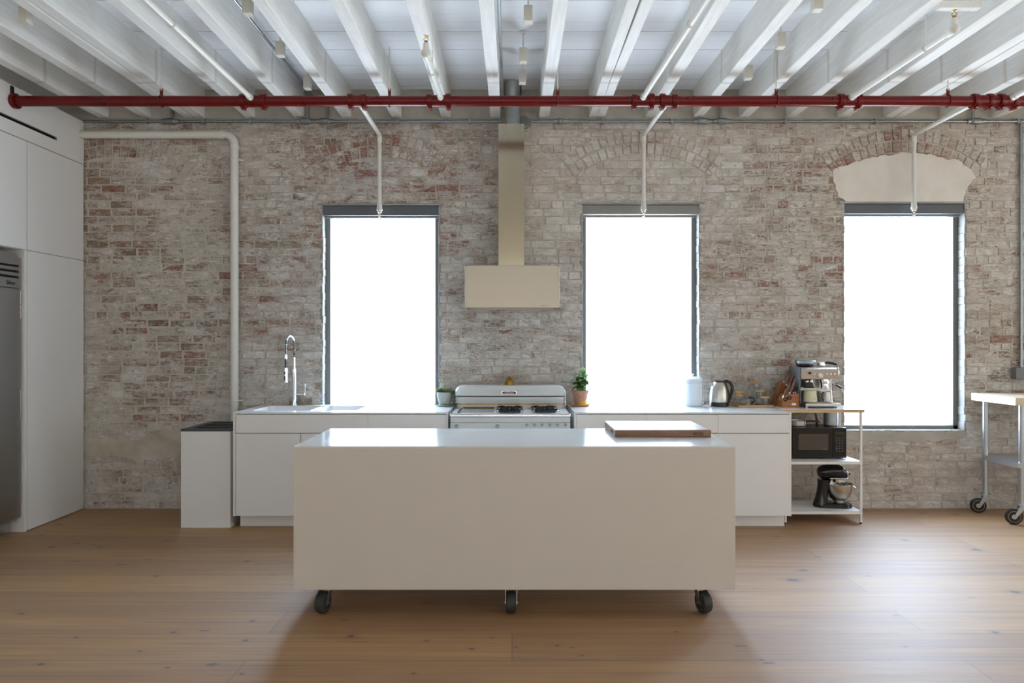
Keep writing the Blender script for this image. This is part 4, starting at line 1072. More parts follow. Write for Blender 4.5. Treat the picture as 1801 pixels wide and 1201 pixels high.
for px, yaw in ((571, -.22), (899, 0), (1234, .28)):
    caster(t, X(px, 3.70), 3.72, iz0+.003, .057, .053, yaw, -.03 if px != 899 else -.03, brake=True)
for x in (-1.02, 0, 1.02): caster(t, x, 4.24, iz0+.003, .057, .040, 0, .02)

# chopping board
bx0, bx1, by0_, by1_ = .597, 1.156, 3.955, 4.40
t = thing('cutting_board', 'thick wooden cutting board lying on the right end of the island', 'cutting board', ((bx0+bx1)/2, 4.17, iz1))
m = MB(); nst = 9
m.box(bx0, bx1, by0_, by1_, iz1, iz1+.0415, .005); m.build('block', 'board', t)
MB().box(bx0+.004, bx1-.004, by0_+.004, by1_-.004, iz1+.0405, iz1+.0424, .0008).build('upper_face', 'boardtop', t)
text_mesh('burned_mark', 'BOOS', .022, 'dark', t, Matrix.Translation((X(1228, by0_), by0_-.0005, iz1+.019)) @ Matrix.Rotation(PI/2, 4, 'X'), .0004)
m = MB(); m.box(bx0-.001, bx0+.004, 4.02, 4.12, iz1+.012, iz1+.028, .002); m.build('hand_grip', 'dark', t)

# ================================================================== FAUCET
fx_, fy_ = X(517.5, 5.90), 5.90
def fz(py): return Z(py, 5.90)
t = thing('faucet', 'tall chrome spring faucet behind the left sink basin', 'faucet', (fx_, fy_, CT))
m = MB(); m.cyl((fx_, fy_, CT), (fx_, fy_, CT+.008), .024, seg=24, bev=.002); m.cyl((fx_, fy_, CT), (fx_, fy_, fz(648)), .0175, seg=24, bev=.003); m.cyl((fx_, fy_, fz(648)), (fx_, fy_, fz(628)), .010, seg=20)
m.build('post', 'chrome', t)
xs = X(506.5, 5.86); ys_ = 5.80
rad = abs(fx_-xs)/2
arc = [(fx_, fy_, fz(628)), (fx_, fy_, fz(606))]
for k in range(0, 13):
    a = PI*k/12; arc.append((fx_+(xs-fx_)*(1-math.cos(a))/2, fy_+(ys_-fy_)*(1-math.cos(a))/2, fz(606)+(fz(591)-fz(606))*math.sin(a)))
arc += [(xs, ys_, fz(628))]
MB().tube(arc, .0065, 12).build('hose', 'blackp', t)
# coil wound round the hose
P_ = [Vector(p) for p in arc]; L = [0]
for a, b in zip(P_, P_[1:]): L.append(L[-1]+(b-a).length)
def at(s):
    for i in range(len(L)-1):
        if s <= L[i+1]: tt = (s-L[i])/(L[i+1]-L[i]); return P_[i].lerp(P_[i+1], tt), (P_[i+1]-P_[i]).normalized()
    return P_[-1], (P_[-1]-P_[-2]).normalized()
turns = 30; pts = []
side = Vector((fx_-xs, fy_-ys_, 0)).cross(Vector((0, 0, 1))).normalized()
for k in range(turns*10+1):
    s = L[-1]*k/(turns*10); p, d = at(s); u = side; v = d.cross(u).normalized(); a = 2*PI*k/10
    pts.append(p+(u*math.cos(a)+v*math.sin(a))*.0115)
MB().tube(pts, .0021, 6).build('spring', 'chrome', t)
m = MB(); m.tube([tuple(a) for a in arc[4:13]], .0125, 14); m.build('spring_sleeve', 'chrome', t)
m = MB(); m.cyl((xs, ys_, fz(631)), (xs, ys_, fz(624)), .014, seg=18, bev=.002); m.cyl((xs, ys_, fz(646)), (xs, ys_, fz(672)), .0155, .0175, seg=20, bev=.003)
m.build('spray_head', 'chrome', t)
m = MB(); m.cyl((xs, ys_, fz(645)), (xs, ys_, fz(630)), .007, seg=12); m.box(xs-.008, xs+.004, ys_-.020, ys_-.010, fz(668), fz(660), .002); m.box(xs-.008, xs+.004, ys_-.020, ys_-.010, fz(657), fz(653), .002); m.build('spray_trigger', 'blackp', t)
MB().tube([(fx_, fy_, fz(651)), (xs, ys_, fz(651))], .005, 8).build('holder_arm', 'chrome', t)
m = MB(); zh_ = fz(693); m.cyl((fx_, fy_, zh_), (fx_+.095, fy_-.01, zh_), .011, seg=18, bev=.002); m.cyl((fx_+.094, fy_-.01, zh_-.012), (fx_+.097, fy_-.01, fz(675)), .004, seg=10); m.build('lever', 'chrome', t)

# ================================================================== PLANTS
# trailing plant in a grey bowl
cx, cy = X(782, 5.86), 5.86
t = thing('potted_trailing_plant', 'trailing dusty green plant in a grey speckled bowl, left of the stove', 'plant', (cx, cy, CT))
MB().lathe([(0, .0), (.060, .0), (.066, .004), (.066, .010), (.058, .012), (0, .012)], (cx, cy, CT), 32).build('saucer', 'stone', t)
MB().lathe([(0, .012), (.045, .012), (.056, .045), (.066, .085), (.068, .118), (.064, .120), (.060, .112), (.058, .106), (0, .106)], (cx, cy, CT), 36).build('bowl', 'stone', t)
MB().cyl((cx, cy, CT+.104), (cx, cy, CT+.109), .058, seg=24).build('soil', 'soil', t)
m = MB(); st = MB(); rp = random.Random(3)
def vine(pts, n, L0=.017):
    st.tube(pts, .0016, 5)
    for k in range(n):
        s = rp.random()*(len(pts)-1); i = min(int(s), len(pts)-2); p = Vector(pts[i]).lerp(Vector(pts[i+1]), s-i)
        a = rp.uniform(0, 2*PI); m.leaf(p, (math.cos(a), math.sin(a), rp.uniform(-.2, .8)), rp.uniform(.6, 1.1)*L0, rp.uniform(.5, .7)*L0, .2)
for k in range(34):
    a = rp.uniform(0, 2*PI); r_ = rp.uniform(0, .055); h = rp.uniform(.025, .055)
    p0 = (cx+r_*math.cos(a), cy+r_*math.sin(a), CT+.106); p1 = (cx+(r_+.015)*math.cos(a), cy+(r_+.015)*math.sin(a), CT+.106+h)
    vine([p0, p1], 9, .024)
for (dx, dy, zz) in ((.075, -.01, .03), (.085, .01, .06), (.07, -.035, .012), (-.075, -.02, .05), (.06, -.05, .05), (.09, -.02, .10), (.105, -.02, .045)):
    vine([(cx+dx*.6, cy+dy*.6, CT+.108), (cx+dx*.9, cy+dy, CT+.128), (cx+dx*1.1, cy+dy*1.1, CT+.10), (cx+dx*1.15, cy+dy*1.2-.01, CT+zz)], 18, .022)
for (dx, dy) in ((.12, -.03), (-.09, -.03), (.07, -.07), (.02, -.08), (.13, .0)):
    vine([(cx+dx*.6, cy+dy*.6, CT+.012), (cx+dx*.8, cy+dy*.8, CT+.014), (cx+dx, cy+dy, CT+.014)], 16, .020)
m.build('foliage', 'sage', t); st.build('stems', 'stemm', t)

# leafy plant in a dipped terracotta pot
cx, cy = X(1020.5, 5.86), 5.86
t = thing('potted_leafy_plant', 'broad leaved green plant in a terracotta pot dipped in yellow, right of the stove', 'plant', (cx, cy, CT))
MB().lathe([(0, 0), (.074, 0), (.088, .014), (.084, .016), (.072, .006), (0, .006)], (cx, cy, CT), 36).build('saucer', 'terra', t)
MB().lathe([(0, .007), (.048, .007), (.052, .012), (.066, .108), (.073, .109), (.074, .132), (.067, .133), (.066, .120), (0, .120)], (cx, cy, CT), 36).build('pot', 'dip', t)
MB().cyl((cx, cy, CT+.118), (cx, cy, CT+.123), .064, seg=24).build('soil', 'soil', t)
rp = random.Random(9); m = MB(); ml = MB(); st = MB()
zt = CT+.122
stems = [(-.05, .01, .13), (-.035, -.02, .10), (-.01, .0, .17), (.02, -.015, .15), (.0, .02, .12), (.045, .0, .11), (.06, .005, .15), (.03, .02, .19)]
for dx, dy, h in stems:
    p0 = Vector((cx+dx*.4, cy+dy*.4, zt)); p1 = Vector((cx+dx, cy+dy, zt+h)); mid = p0.lerp(p1, .5)+Vector((dx*.1, 0, .01))
    st.tube([p0, mid, p1], .0022, 6)
    for k in range(12):
        s = rp.uniform(.25, 1); p = p0.lerp(p1, s); a = rp.uniform(0, 2*PI)
        (m if rp.random() < .75 else ml).leaf(p, (math.cos(a), math.sin(a)*.7-.2, rp.uniform(-.3, .45)), rp.uniform(.042, .06), rp.uniform(.032, .042), rp.uniform(.2, .5))
# tall shoot with two big pale leaves, and the drooping one at right
p0 = Vector((cx+.012, cy, zt)); p1 = Vector((cx+.05, cy, CT+.325)); st.tube([p0, (cx+.02, cy, zt+.1), (cx+.035, cy, zt+.17), p1], .0022, 6)
ml.leaf(p1, (.9, -.35, .45), .10, .062, .22); ml.leaf(p1-Vector((.01, 0, .02)), (-.5, -.3, .75), .05, .032, .1)
m.leaf(p1-Vector((.012, 0, .03)), (-.35, -.6, -.5), .05, .034, .1)
ml.leaf((cx+.045, cy, zt+.12), (.8, -.5, .1), .062, .04, .5); ml.leaf((cx+.035, cy, zt+.14), (.6, -.6, .2), .055, .038, .6)
m.leaf((cx+.06, cy, zt+.055), (.6, -.4, -.55), .055, .03, .2); st.tube([(cx+.02, cy, zt+.04), (cx+.06, cy, zt+.055)], .0018, 5)
st.tube([(cx-.05, cy, zt+.12), (cx-.085, cy-.005, zt+.155)], .0015, 5)
m.build('leaves', 'leaf', t); plabel(ml.build('young_leaves', 'leafl', t), 'pale young leaves'); st.build('stems', 'stemm', t)

# ================================================================== COUNTERTOP THINGS, RIGHT
def solid(prof): return prof
# enamel canister
cx, cy = X(1218.5, 5.84), 5.84
t = thing('compost_canister', 'tall white enamel canister with domed lid and wire handle, left of the kettle', 'canister', (cx, cy, CT))
MB().lathe([(0, 0), (.074, 0), (.077, .004), (.077, .195), (.080, .197), (.080, .201), (.077, .203), (.077, .215), (0, .215)], (cx, cy, CT), 44).build('body', 'crock', t)
MB().lathe([(.082, .212), (.083, .216), (.083, .232), (.080, .236), (.060, .247), (.030, .254), (0, .256)], (cx, cy, CT), 44).build('lid', 'crock', t)
MB().lathe([(0, 0), (.010, 0), (.008, .008), (.013, .014), (.013, .022), (0, .026)], (cx, cy, CT+.254), 20).build('lid_knob', 'chrome', t)
m = MB()
for s in (-1, 1): m.cyl((cx+s*.076, cy, CT+.180), (cx+s*.088, cy, CT+.180), .006, seg=12)
pts = [(cx+.090*math.cos(a), cy-.02-.045*math.sin(a)*.3, CT+.180-.16*math.sin(a)**.6 if 0 < a < PI else CT+.18) for a in [PI*k/24 for k in range(25)]]
pts = [(cx+.089, cy, CT+.18), (cx+.089, cy, CT+.03), (cx+.085, cy-.03, CT+.012), (cx+.05, cy-.075, CT+.010), (cx, cy-.088, CT+.010), (cx-.05, cy-.075, CT+.012), (cx-.085, cy-.03, CT+.03), (cx-.089, cy, CT+.18)]
m.tube(pts, .0022, 8); m.build('wire_handle', 'chrome', t)

# electric kettle
cx, cy = X(1264.5, 5.84), 5.84
t = thing('electric_kettle', 'stainless electric kettle with black handle and base', 'kettle', (cx, cy, CT))
MB().lathe([(0, 0), (.076, 0), (.080, .004), (.080, .030), (.077, .037), (0, .037)], (cx, cy, CT), 40).build('base', 'blackp', t)
MB().lathe([(.0765, .036), (.0785, .045), (.078, .08), (.073, .13), (.064, .17), (.052, .198), (.042, .208), (0, .209)], (cx, cy, CT), 44).build('body', 'steel', t)
MB().lathe([(0, .206), (.046, .206), (.044, .213), (.030, .218), (0, .220)], (cx, cy, CT), 32).build('lid', 'blackp', t)
m = MB(); m.prism([(cx-.088, CT+.196), (cx-.052, CT+.202), (cx-.058, CT+.165)], 'y', cy-.012, cy+.012, .002); m.build('spout', 'steel', t)
m = MB(); hp = [(cx+.030, CT+.205), (cx+.062, CT+.214), (cx+.095, CT+.200), (cx+.112, CT+.165), (cx+.108, CT+.125), (cx+.092, CT+.075), (cx+.074, CT+.040)]
m.tube([(a, cy-.01, b) for a, b in hp], .012, 12, radii=[.013, .013, .0135, .013, .012, .011, .011])
m.tube([(cx+.036, cy-.03, CT+.205), (cx+.058, cy-.03, CT+.15), (cx+.070, cy-.03, CT+.09), (cx+.073, cy-.025, CT+.035)], .014, 10, radii=[.012, .013, .014, .013])
m.build('handle', 'blackp', t)

# tray with glassware
tx0, tx1, ty0, ty1 = X(1304, 5.72), X(1361, 5.72), 5.72, 5.955
tx0 = min(tx0, X(1301, 5.89)-.068)
t = thing('serving_tray', 'light wooden tray holding the glassware, right of the kettle', 'tray', ((tx0+tx1)/2, (ty0+ty1)/2, CT))
m = MB(); m.box(tx0, tx1, ty0, ty1, CT, CT+.008, .002); m.box(tx0, tx1, ty0, ty0+.008, CT, CT+.018, .002); m.box(tx0, tx1, ty1-.008, ty1, CT, CT+.018, .002); m.box(tx0, tx0+.008, ty0, ty1, CT, CT+.018, .002); m.box(tx1-.008, tx1, ty0, ty1, CT, CT+.018, .002)
m.build('board', 'tray', t)
ZT = CT+.008
def jar(px, D, h, r, lab):
    cx = X(px, D)
    t = thing('glass_jar', lab, 'jar', (cx, D, ZT), 'glass jars with bamboo lids on the tray')
    m = MB(); m.lathe([(0, 0), (r-.002, 0), (r, .003), (r, h-.012), (r-.004, h-.006), (r-.004, h), (r-.0065, h), (r-.0065, h-.008), (r-.003, h-.014), (r-.003, .005), (0, .005)], (cx, D, ZT), 32)
    for k in range(12): a = 2*PI*k/12; m.cyl((cx+(r)*math.cos(a), D+r*math.sin(a), ZT+.006), (cx+r*math.cos(a), D+r*math.sin(a), ZT+h-.016), .0016, seg=5)
    m.build('jar_body', 'jar', t)
    MB().lathe([(0, h-.004), (r, h-.004), (r+.002, h-.002), (r+.002, h+.008), (r, h+.010), (0, h+.010)], (cx, D, ZT), 32).build('lid', 'bamboo', t)
jar(1328.5, 5.912, .185, .036, 'tall ribbed glass jar with bamboo lid at the back of the tray')
jar(1336.5, 5.836, .120, .036, 'medium ribbed glass jar with bamboo lid in the middle of the tray')
jar(1346, 5.768, .070, .0365, 'short ribbed glass jar with bamboo lid at the front of the tray')
cx, cy = X(1311, 5.78), 5.78
t = thing('glass_teapot', 'small round glass teapot at the front left of the tray', 'teapot', (cx, cy, ZT))
MB().lathe([(0, 0), (.032, 0), (.048, .02), (.052, .04), (.046, .062), (.030, .074), (.027, .078), (.024, .078), (.028, .072), (.043, .06), (.049, .04), (.045, .02), (.030, .004), (0, .004)], (cx, cy, ZT), 32).build('teapot_body', 'jar', t)
MB().lathe([(0, .076), (.030, .076), (.024, .086), (.006, .092), (.009, .100), (0, .104)], (cx, cy, ZT), 24).build('lid', 'jar', t)
MB().tube([(cx+.030, cy, ZT+.07), (cx+.072, cy, ZT+.066), (cx+.080, cy, ZT+.04), (cx+.048, cy, ZT+.02)], .006, 10).build('handle', 'blackp', t)
cx, cy = X(1301, 5.89), 5.885
t = thing('pour_over_coffee_maker', 'hourglass glass coffee maker with wooden collar and leather tie, behind the teapot', 'coffee maker', (cx, cy, ZT))
MB().lathe([(0, 0), (.050, 0), (.058, .012), (.052, .05), (.026, .09), (.020, .105), (.026, .12), (.050, .185), (.048, .186), (.022, .118), (.017, .105), (.023, .09), (.049, .05), (.054, .014), (0, .004)], (cx, cy, ZT), 32).build('carafe', 'jar', t)
MB().lathe([(.032, .088), (.026, .098), (.025, .105), (.026, .112), (.034, .125), (.038, .124), (.033, .105), (.037, .088), (.032, .088)], (cx, cy, CT), 28).build('wooden_collar', 'bamboo', t)
m = MB(); m.torus((cx, cy, CT+.105), .032, .0025, None, 24, 6); m.sphere((cx+.012, cy-.033, CT+.105), .006); m.tube([(cx+.012, cy-.036, CT+.105), (cx+.03, cy-.04, CT+.09), (cx+.032, cy-.04, CT+.065)], .002, 6); m.build('leather_tie', 'block', t)

# ------------------------------------------------------------------ shelf cart
cx0, cx1, cy0, cy1 = 2.195, 2.822, 5.49, 5.868
ZS = .918
t = thing('shelf_cart', 'open white metal shelf cart with plywood edged top, carrying the microwave', 'shelf', ((cx0+cx1)/2, (cy0+cy1)/2, 0))
MB().box(cx0, cx1+.015, cy0-.004, cy1+.03, ZS-.026, ZS-.001, .001).build('tabletop', 'ply', t)
MB().box(cx0+.001, cx1+.014, cy0-.003, cy1+.029, ZS-.0015, ZS+.0006).build('laminate_top', 'top', t, smooth=False)
for x in (cx0+.008, cx1-.010):
    for y in (cy0+.01, cy1-.01):
        o = MB().box(x-.009, x+.009, y-.009, y+.009, .008, ZS-.026, .002).build('leg', 'cab', t)
        MB().cyl((x, y, 0), (x, y, .009), .009, seg=12).build('foot', 'blackp', o)
for z in (.500, .099):
    m = MB(); m.box(cx0, cx1-.001, cy0, cy1, z-.003, z, .001); m.box(cx0, cx1-.001, cy0, cy0+.003, z-.024, z, .001); m.box(cx0, cx1-.001, cy1-.003, cy1, z-.024, z); m.box(cx0, cx0+.003, cy0, cy1, z-.024, z); m.box(cx1-.004, cx1-.001, cy0, cy1, z-.024, z)
    m.build('shelf', 'cab', t)

# microwave
yq = 5.60; x0, x1 = 2.300, X(1489, yq); z0, z1_ = .506, .757
t = thing('microwave', 'black microwave oven on the middle shelf of the cart', 'microwave', ((x0+x1)/2, 5.7, .5))
m = MB(); m.box(x0, x1, yq+.02, 5.86, z0+.004, z1_, .005)
for xx in (x0+.04, x1-.04):
    for yy in (yq+.05, 5.83): m.cyl((xx, yy, .5), (xx, yy, z0+.006), .012, seg=12)
m.build('housing', 'blackp', t)
xd = X(1465, yq)
d_ = MB(); d_.box(x0, xd-.002, yq, yq+.022, z0+.003, z1_, .004); d_ = d_.build('door', 'black', t)
MB().box(X(1404.5, yq), X(1456.5, yq), yq-.0015, yq+.004, Z(791, yq), Z(763, yq), .001).build('door_window', simple('smoked microwave window', (74, 66, 56), .25), d_)
p_ = MB().box(xd, x1, yq+.001, yq+.022, z0+.003, z1_, .004).build('control_panel', 'black', t)
m = MB()
for r_ in range(6):
    for c_ in range(3):
        xx = X(1471.5+c_*5, yq); zz = Z(770+r_*4.6, yq); m.box(xx-.007, xx+.007, yq-.001, yq+.003, zz-.006, zz+.006, .001)
m.build('keypad', simple('grey keypad keys', (58, 58, 60), .4), p_)
MB().box(X(1469, yq), X(1485, yq), yq-.0005, yq+.003, Z(764, yq), Z(759, yq)).build('display', simple('dim microwave display', (44, 46, 30), .2), p_, smooth=False)
# on top of the microwave
t = thing('saucepan', 'small steel saucepan with red-brown handle on the left of the microwave', 'pan', (2.41, 5.74, z1_))
MB().lathe([(0, 0), (.060, 0), (.066, .006), (.067, .045), (.070, .047), (.065, .046), (.063, .01), (0, .006)], (2.40, 5.74, z1_), 32).build('pan', 'steel', t)
MB().tube([(2.46, 5.73, z1_+.036), (2.50, 5.71, z1_+.044), (2.565, 5.69, z1_+.040)], .009, 10, radii=[.006, .009, .007]).build('handle', simple('dark red handle', (90, 34, 26), .4), t)
cxx = X(1461, 5.74)
t = thing('steel_canister', 'ribbed steel canister on the right of the microwave', 'canister', (cxx, 5.74, z1_))
prof = [(0, 0), (.054, 0)]
for k in range(9): prof += [(.056, .004+.012*k), (.0575, .010+.012*k)]
prof += [(.056, .115), (.052, .112), (.052, .01), (0, .008)]
MB().lathe(prof, (cxx, 5.74, z1_), 36).build('body', 'galv', t)
tag(MB().tube([(X(1441, 5.7), 5.74, z1_+.001), (X(1440, 5.7), 5.74, z1_+.06), (X(1437, 5.7), 5.75, ZS-.028)], .009, 10, radii=[.012, .009, .008]).build('black_bottle_brush', 'blackp'), 'slim black stick standing on the microwave beside the steel canister', 'utensil')

# stand mixer on the bottom shelf, seen from the side
bx, by, bz = X(1474.5, 5.66), 5.66, .099
t = thing('stand_mixer', 'black stand mixer with a steel bowl on the bottom shelf of the cart', 'mixer', (bx-.06, by, bz))
bm = MB()
b = bmesh.new()
# base foot: a stadium outline, thicker at the column
def stad(z, hw, xa, xb, n=10):
    pts = []
    for k in range(n+1): a = -PI/2+PI*k/n; pts.append((xb-hw+hw*math.cos(a), by+hw*math.sin(a), z))
    for k in range(n+1): a = PI/2+PI*k/n; pts.append((xa+hw*.8+hw*.8*math.cos(a), by+hw*.8*math.sin(a), z))
    return [b.verts.new(p) for p in pts]
rs = [stad(bz, .088, bx-.205, bx+.105), stad(bz+.012, .090, bx-.207, bx+.107), stad(bz+.030, .078, bx-.19, bx+.095), stad(bz+.036, .06, bx-.165, bx+.07)]
for p, q in zip(rs, rs[1:]):
    for i in range(len(p)): j = (i+1) % len(p); b.faces.new((p[i], p[j], q[j], q[i]))
b.faces.new(rs[0]); b.faces.new(rs[-1][::-1]); bmesh.ops.recalc_face_normals(b, faces=b.faces[:]); bm._add(b); bm.build('foot', 'black', t, ang=60)
# column
def loft(secs, mat, name, parent, n=20):
    b = bmesh.new(); rs = []
    for (cx_, cz_, rx, ry, tilt) in secs:
        ring = []
        for k in range(n):
            a = 2*PI*k/n; c_, s_ = math.cos(a), math.sin(a)
            ux = abs(c_)**.75*(1 if c_ >= 0 else -1); uy = abs(s_)**.75*(1 if s_ >= 0 else -1)
            ring.append(b.verts.new((cx_+ux*rx*math.cos(tilt), by+uy*ry, cz_+ux*rx*math.sin(tilt))))
        rs.append(ring)
    for p, q in zip(rs, rs[1:]):
        for i in range(n): j = (i+1) % n; b.faces.new((p[i], p[j], q[j], q[i]))
    b.faces.new(rs[0]); b.faces.new(rs[-1][::-1]); bmesh.ops.recalc_face_normals(b, faces=b.faces[:]); mm = MB(); mm._add(b); return mm.build(name, mat, parent, ang=60)
loft([(bx-.145, bz+.02, .058, .062, 0), (bx-.142, bz+.06, .046, .055, 0), (bx-.135, bz+.12, .038, .05, 0), (bx-.125, bz+.18, .040, .05, 0), (bx-.118, bz+.225, .050, .05, 0)], 'black', 'column', t)
# motor head (lofted along x)
b = bmesh.new(); rs = []; n = 24
for (x_, zc_, rz, ry) in ((bx-.168, bz+.29, .012, .012), (bx-.162, bz+.285, .040, .042), (bx-.13, bz+.285, .058, .058), (bx-.06, bz+.29, .066, .062), (bx+.0, bz+.287, .062, .060), (bx+.045, bz+.275, .050, .052), (bx+.058, bz+.268, .038, .042)):
    rs.append([b.verts.new((x_, by+ry*math.cos(2*PI*k/n), zc_+rz*math.sin(2*PI*k/n))) for k in range(n)])
for p, q in zip(rs, rs[1:]):
    for i in range(n): j = (i+1) % n; b.faces.new((p[i], p[j], q[j], q[i]))
b.faces.new(rs[0]); b.faces.new(rs[-1][::-1]); bmesh.ops.recalc_face_normals(b, faces=b.faces[:]); mm = MB(); mm._add(b); mm.build('motor_head', 'black', t, ang=60)
MB().cyl((bx+.052, by, bz+.268), (bx+.072, by, bz+.264), .032, .026, seg=24, bev=.004).build('attachment_hub', 'chrome', t)
m = MB(); m.cyl((bx+.07, by, bz+.27), (bx+.088, by, bz+.268), .008, seg=12); m.sphere((bx+.09, by, bz+.268), .010); m.build('hub_knob', 'blackp', t)
m = MB(); m.box(bx-.10, bx+.052, by-.064, by+.064, bz+.236, bz+.246, .004); m.build('trim_band', 'chrome', t)
MB().lathe([(0, .0), (.040, .0), (.046, .006), (.046, .030), (0, .032)], (bx, by, bz+.200), 28).build('planetary', 'chrome', t)
m = MB(); m.cyl((bx, by, bz+.10), (bx, by, bz+.205), .006, seg=10)
for k in range(4): a = PI*k/4; m.tube([(bx, by, bz+.2)]+[(bx+.045*math.sin(u)*math.cos(a)*s, by+.045*math.sin(u)*math.sin(a)*s, bz+.14+.05*math.cos(u)) for s in (1,) for u in [PI*q/10 for q in range(1, 10)]]+[(bx, by, bz+.09)], .002, 5)
m.build('whisk', 'chrome', t)
MB().lathe([(0, .030), (.045, .030), (.046, .036), (.036, .045), (.040, .050), (.075, .075), (.098, .12), (.108, .165), (.110, .188), (.114, .190), (.1125, .193), (.107, .190), (.104, .165), (.094, .12), (.072, .08), (0, .058)], (bx, by, bz), 40).build('bowl', 'steel', t)
m = MB(); m.tube([(bx+.104, by-.02, bz+.17), (bx+.125, by-.03, bz+.16), (bx+.122, by-.03, bz+.12), (bx+.098, by-.02, bz+.11)], .006, 8); m.build('bowl_handle', 'steel', t)

# ------------------------------------------------------------------ espresso machine
ye = 5.61; ex0, ex1 = X(1411, ye), X(1477, ye)
def ez(py): return Z(py, ye)
t = thing('espresso_machine', 'stainless espresso machine standing on the shelf cart', 'coffee machine', ((ex0+ex1)/2, 5.74, ZS))
yb2 = 5.87
m = MB(); m.box(ex0, ex1-.01, ye+.125, yb2, ZS+.012, ez(665), .008); plabel(m.build('rear_housing', 'steel', t), 'rear housing')
m = MB(); m.prism([(ye+.02, ez(667)), (ye+.01, ez(649.5)), (ye+.03, ez(646.5)), (yb2, ez(644)), (yb2, ez(667))], 'x', ex0, ex1, .004); h_ = m.build('brew_head', 'steel', t)
m = MB(); m.box(ex0-.004, ex0-.0002, ye+.03, yb2, ZS+.03, ez(646), .001); m.build('side_panel', 'frame', t)
m = MB(); m.cyl((X(1443.5, ye), ye+.016, ez(660.5)), (X(1443.5, ye), ye+.002, ez(660)), .020, seg=28, bev=.002); g = m.build('pressure_gauge', 'chrome', h_)
MB().cyl((X(1443.5, ye), ye+.003, ez(660)), (X(1443.5, ye), ye+.001, ez(660)), .016, seg=24).build('gauge_face', 'label', g, smooth=False)
m = MB(); m.cyl((X(1425.5, ye), ye+.016, ez(656.5)), (X(1425.5, ye), ye+.004, ez(656)), .011, seg=20, bev=.002); m.build('power_button', 'blackp', h_)
m = MB()
for px in (1433, 1455, 1462, 1469): m.cyl((X(px, ye), ye+.016, ez(658)), (X(px, ye), ye+.006, ez(657.6)), .007, seg=14, bev=.001)
m.build('push_buttons', 'chrome', h_)
# drip tray base
m = MB(); m.prism([(ye, ZS+.012), (ye, ZS+.038), (ye+.16, ZS+.045), (ye+.16, ZS+.012)], 'x', X(1417, ye), X(1479, ye), .004)
for px in (1421, 1475): m.cyl((X(px, ye), ye+.03, ZS), (X(px, ye), ye+.03, ZS+.014), .012, seg=14)
m.build('drip_tray', 'steel', t)
m = MB()
for k in range(10): m.box(X(1421, ye), X(1475, ye), ye+.015+.014*k, ye+.020+.014*k, ZS+.043, ZS+.047)
m.build('drip_grate', 'chrome', t, smooth=False)
MB().box(X(1426, ye), X(1468, ye), ye+.006, ye+.03, ZS+.002, ZS+.013, .002).build('base_recess', 'blackp', t)
# inner uprights, group head, grinder cradle
m = MB(); m.cyl((X(1456, ye), ye+.065, ez(667)), (X(1456, ye), ye+.065, ez(675)), .036, seg=28, bev=.004); m.cyl((X(1456, ye), ye+.065, ez(675)), (X(1456, ye), ye+.065, ez(684)), .030, seg=28, bev=.003); m.build('group_head', 'chrome', t)
m = MB(); m.cyl((X(1428, ye), ye+.07, ez(667)), (X(1428, ye), ye+.07, ez(674)), .026, seg=24, bev=.003); m.prism([(X(1420, ye), ez(683)), (X(1436, ye), ez(683)), (X(1433, ye), ez(673)), (X(1423, ye), ez(673))], 'y', ye+.04, ye+.10, .003); m.build('grinder_chute', 'blackp', t)
MB().box(X(1422, ye), X(1434, ye), ye+.045, ye+.06, ez(674), ez(670), .001).build('grinder_label', 'chrome', t)
m = MB(); m.tube([(X(1475.5, ye), ye+.09, ez(645)), (X(1476, ye), ye+.02, ez(646)), (X(1476.5, ye), ye+.012, ez(655)), (X(1476, ye), ye+.018, ez(667))], .004, 8)
m.tube([(X(1462, ye), ye+.015, ez(667)), (X(1463, ye), ye+.02, ez(685)), (X(1465, ye), ye+.015, ez(708))], .0045, 8); m.build('chrome_trim', 'chrome', t)
# bean hopper
hx = X(1418, ye+.13)
m = MB(); m.lathe([(0, 0), (.066, 0), (.072, .008), (.070, .020), (0, .020)], (hx, ye+.15, ez(644.5)), 36); m.build('hopper_collar', 'blackp', t)
m = MB(); m.lathe([(.056, .0), (.074, .004), (.080, .010), (.081, .034), (.078, .038), (0, .040)], (hx, ye+.15, ez(642)), 36); m.build('bean_hopper', 'galv', t)
# steam wand
m = MB(); xw = X(1470, ye); m.cyl((xw-.02, ye+.06, ez(668)), (xw, ye+.05, ez(668)), .010, seg=16)
m.tube([(xw-.005, ye+.05, ez(668)), (xw-.008, ye+.03, ez(673)), (xw+.0, ye+.02, ez(677)), (X(1480, ye), ye+.01, ez(681)), (X(1484, ye), ye, ez(692))], .0048, 8); m.build('steam_wand', 'chrome', t)
m = MB(); m.cyl((X(1471, ye), ye+.018, ez(676.5)), (X(1482, ye), ye+.009, ez(683)), .008, seg=12, bev=.002); m.build('wand_grip', 'blackp', t)
# things on and in it
zt_ = ez(644)+.002; cx = X(1450, ye+.08)
t = thing('portafilter', 'chrome portafilter with black handle lying on top of the espresso machine', 'portafilter', (cx, ye+.1, zt_))
m = MB(); m.lathe([(0, 0), (.026, 0), (.030, .004), (.030, .022), (.034, .024), (.034, .029), (.029, .030), (.027, .006), (0, .006)], (cx-.02, ye+.10, zt_), 28)
m.torus((cx+.0, ye+.13, zt_+.02), .018, .0035, Matrix.Rotation(.5, 3, 'X'), 20, 6); m.build('basket', 'chrome', t)
MB().tube([(cx+.008, ye+.10, zt_+.020), (cx+.035, ye+.09, zt_+.026), (cx+.070, ye+.08, zt_+.020), (cx+.098, ye+.07, zt_+.010)], .011, 12, radii=[.006, .010, .012, .010]).build('handle', 'blackp', t)
zg_ = ZS+.047
cx = X(1425, ye+.06)
t = thing('cream_cup', 'cream ceramic cup on the drip tray of the espresso machine', 'cup', (cx, ye+.06, zg_))
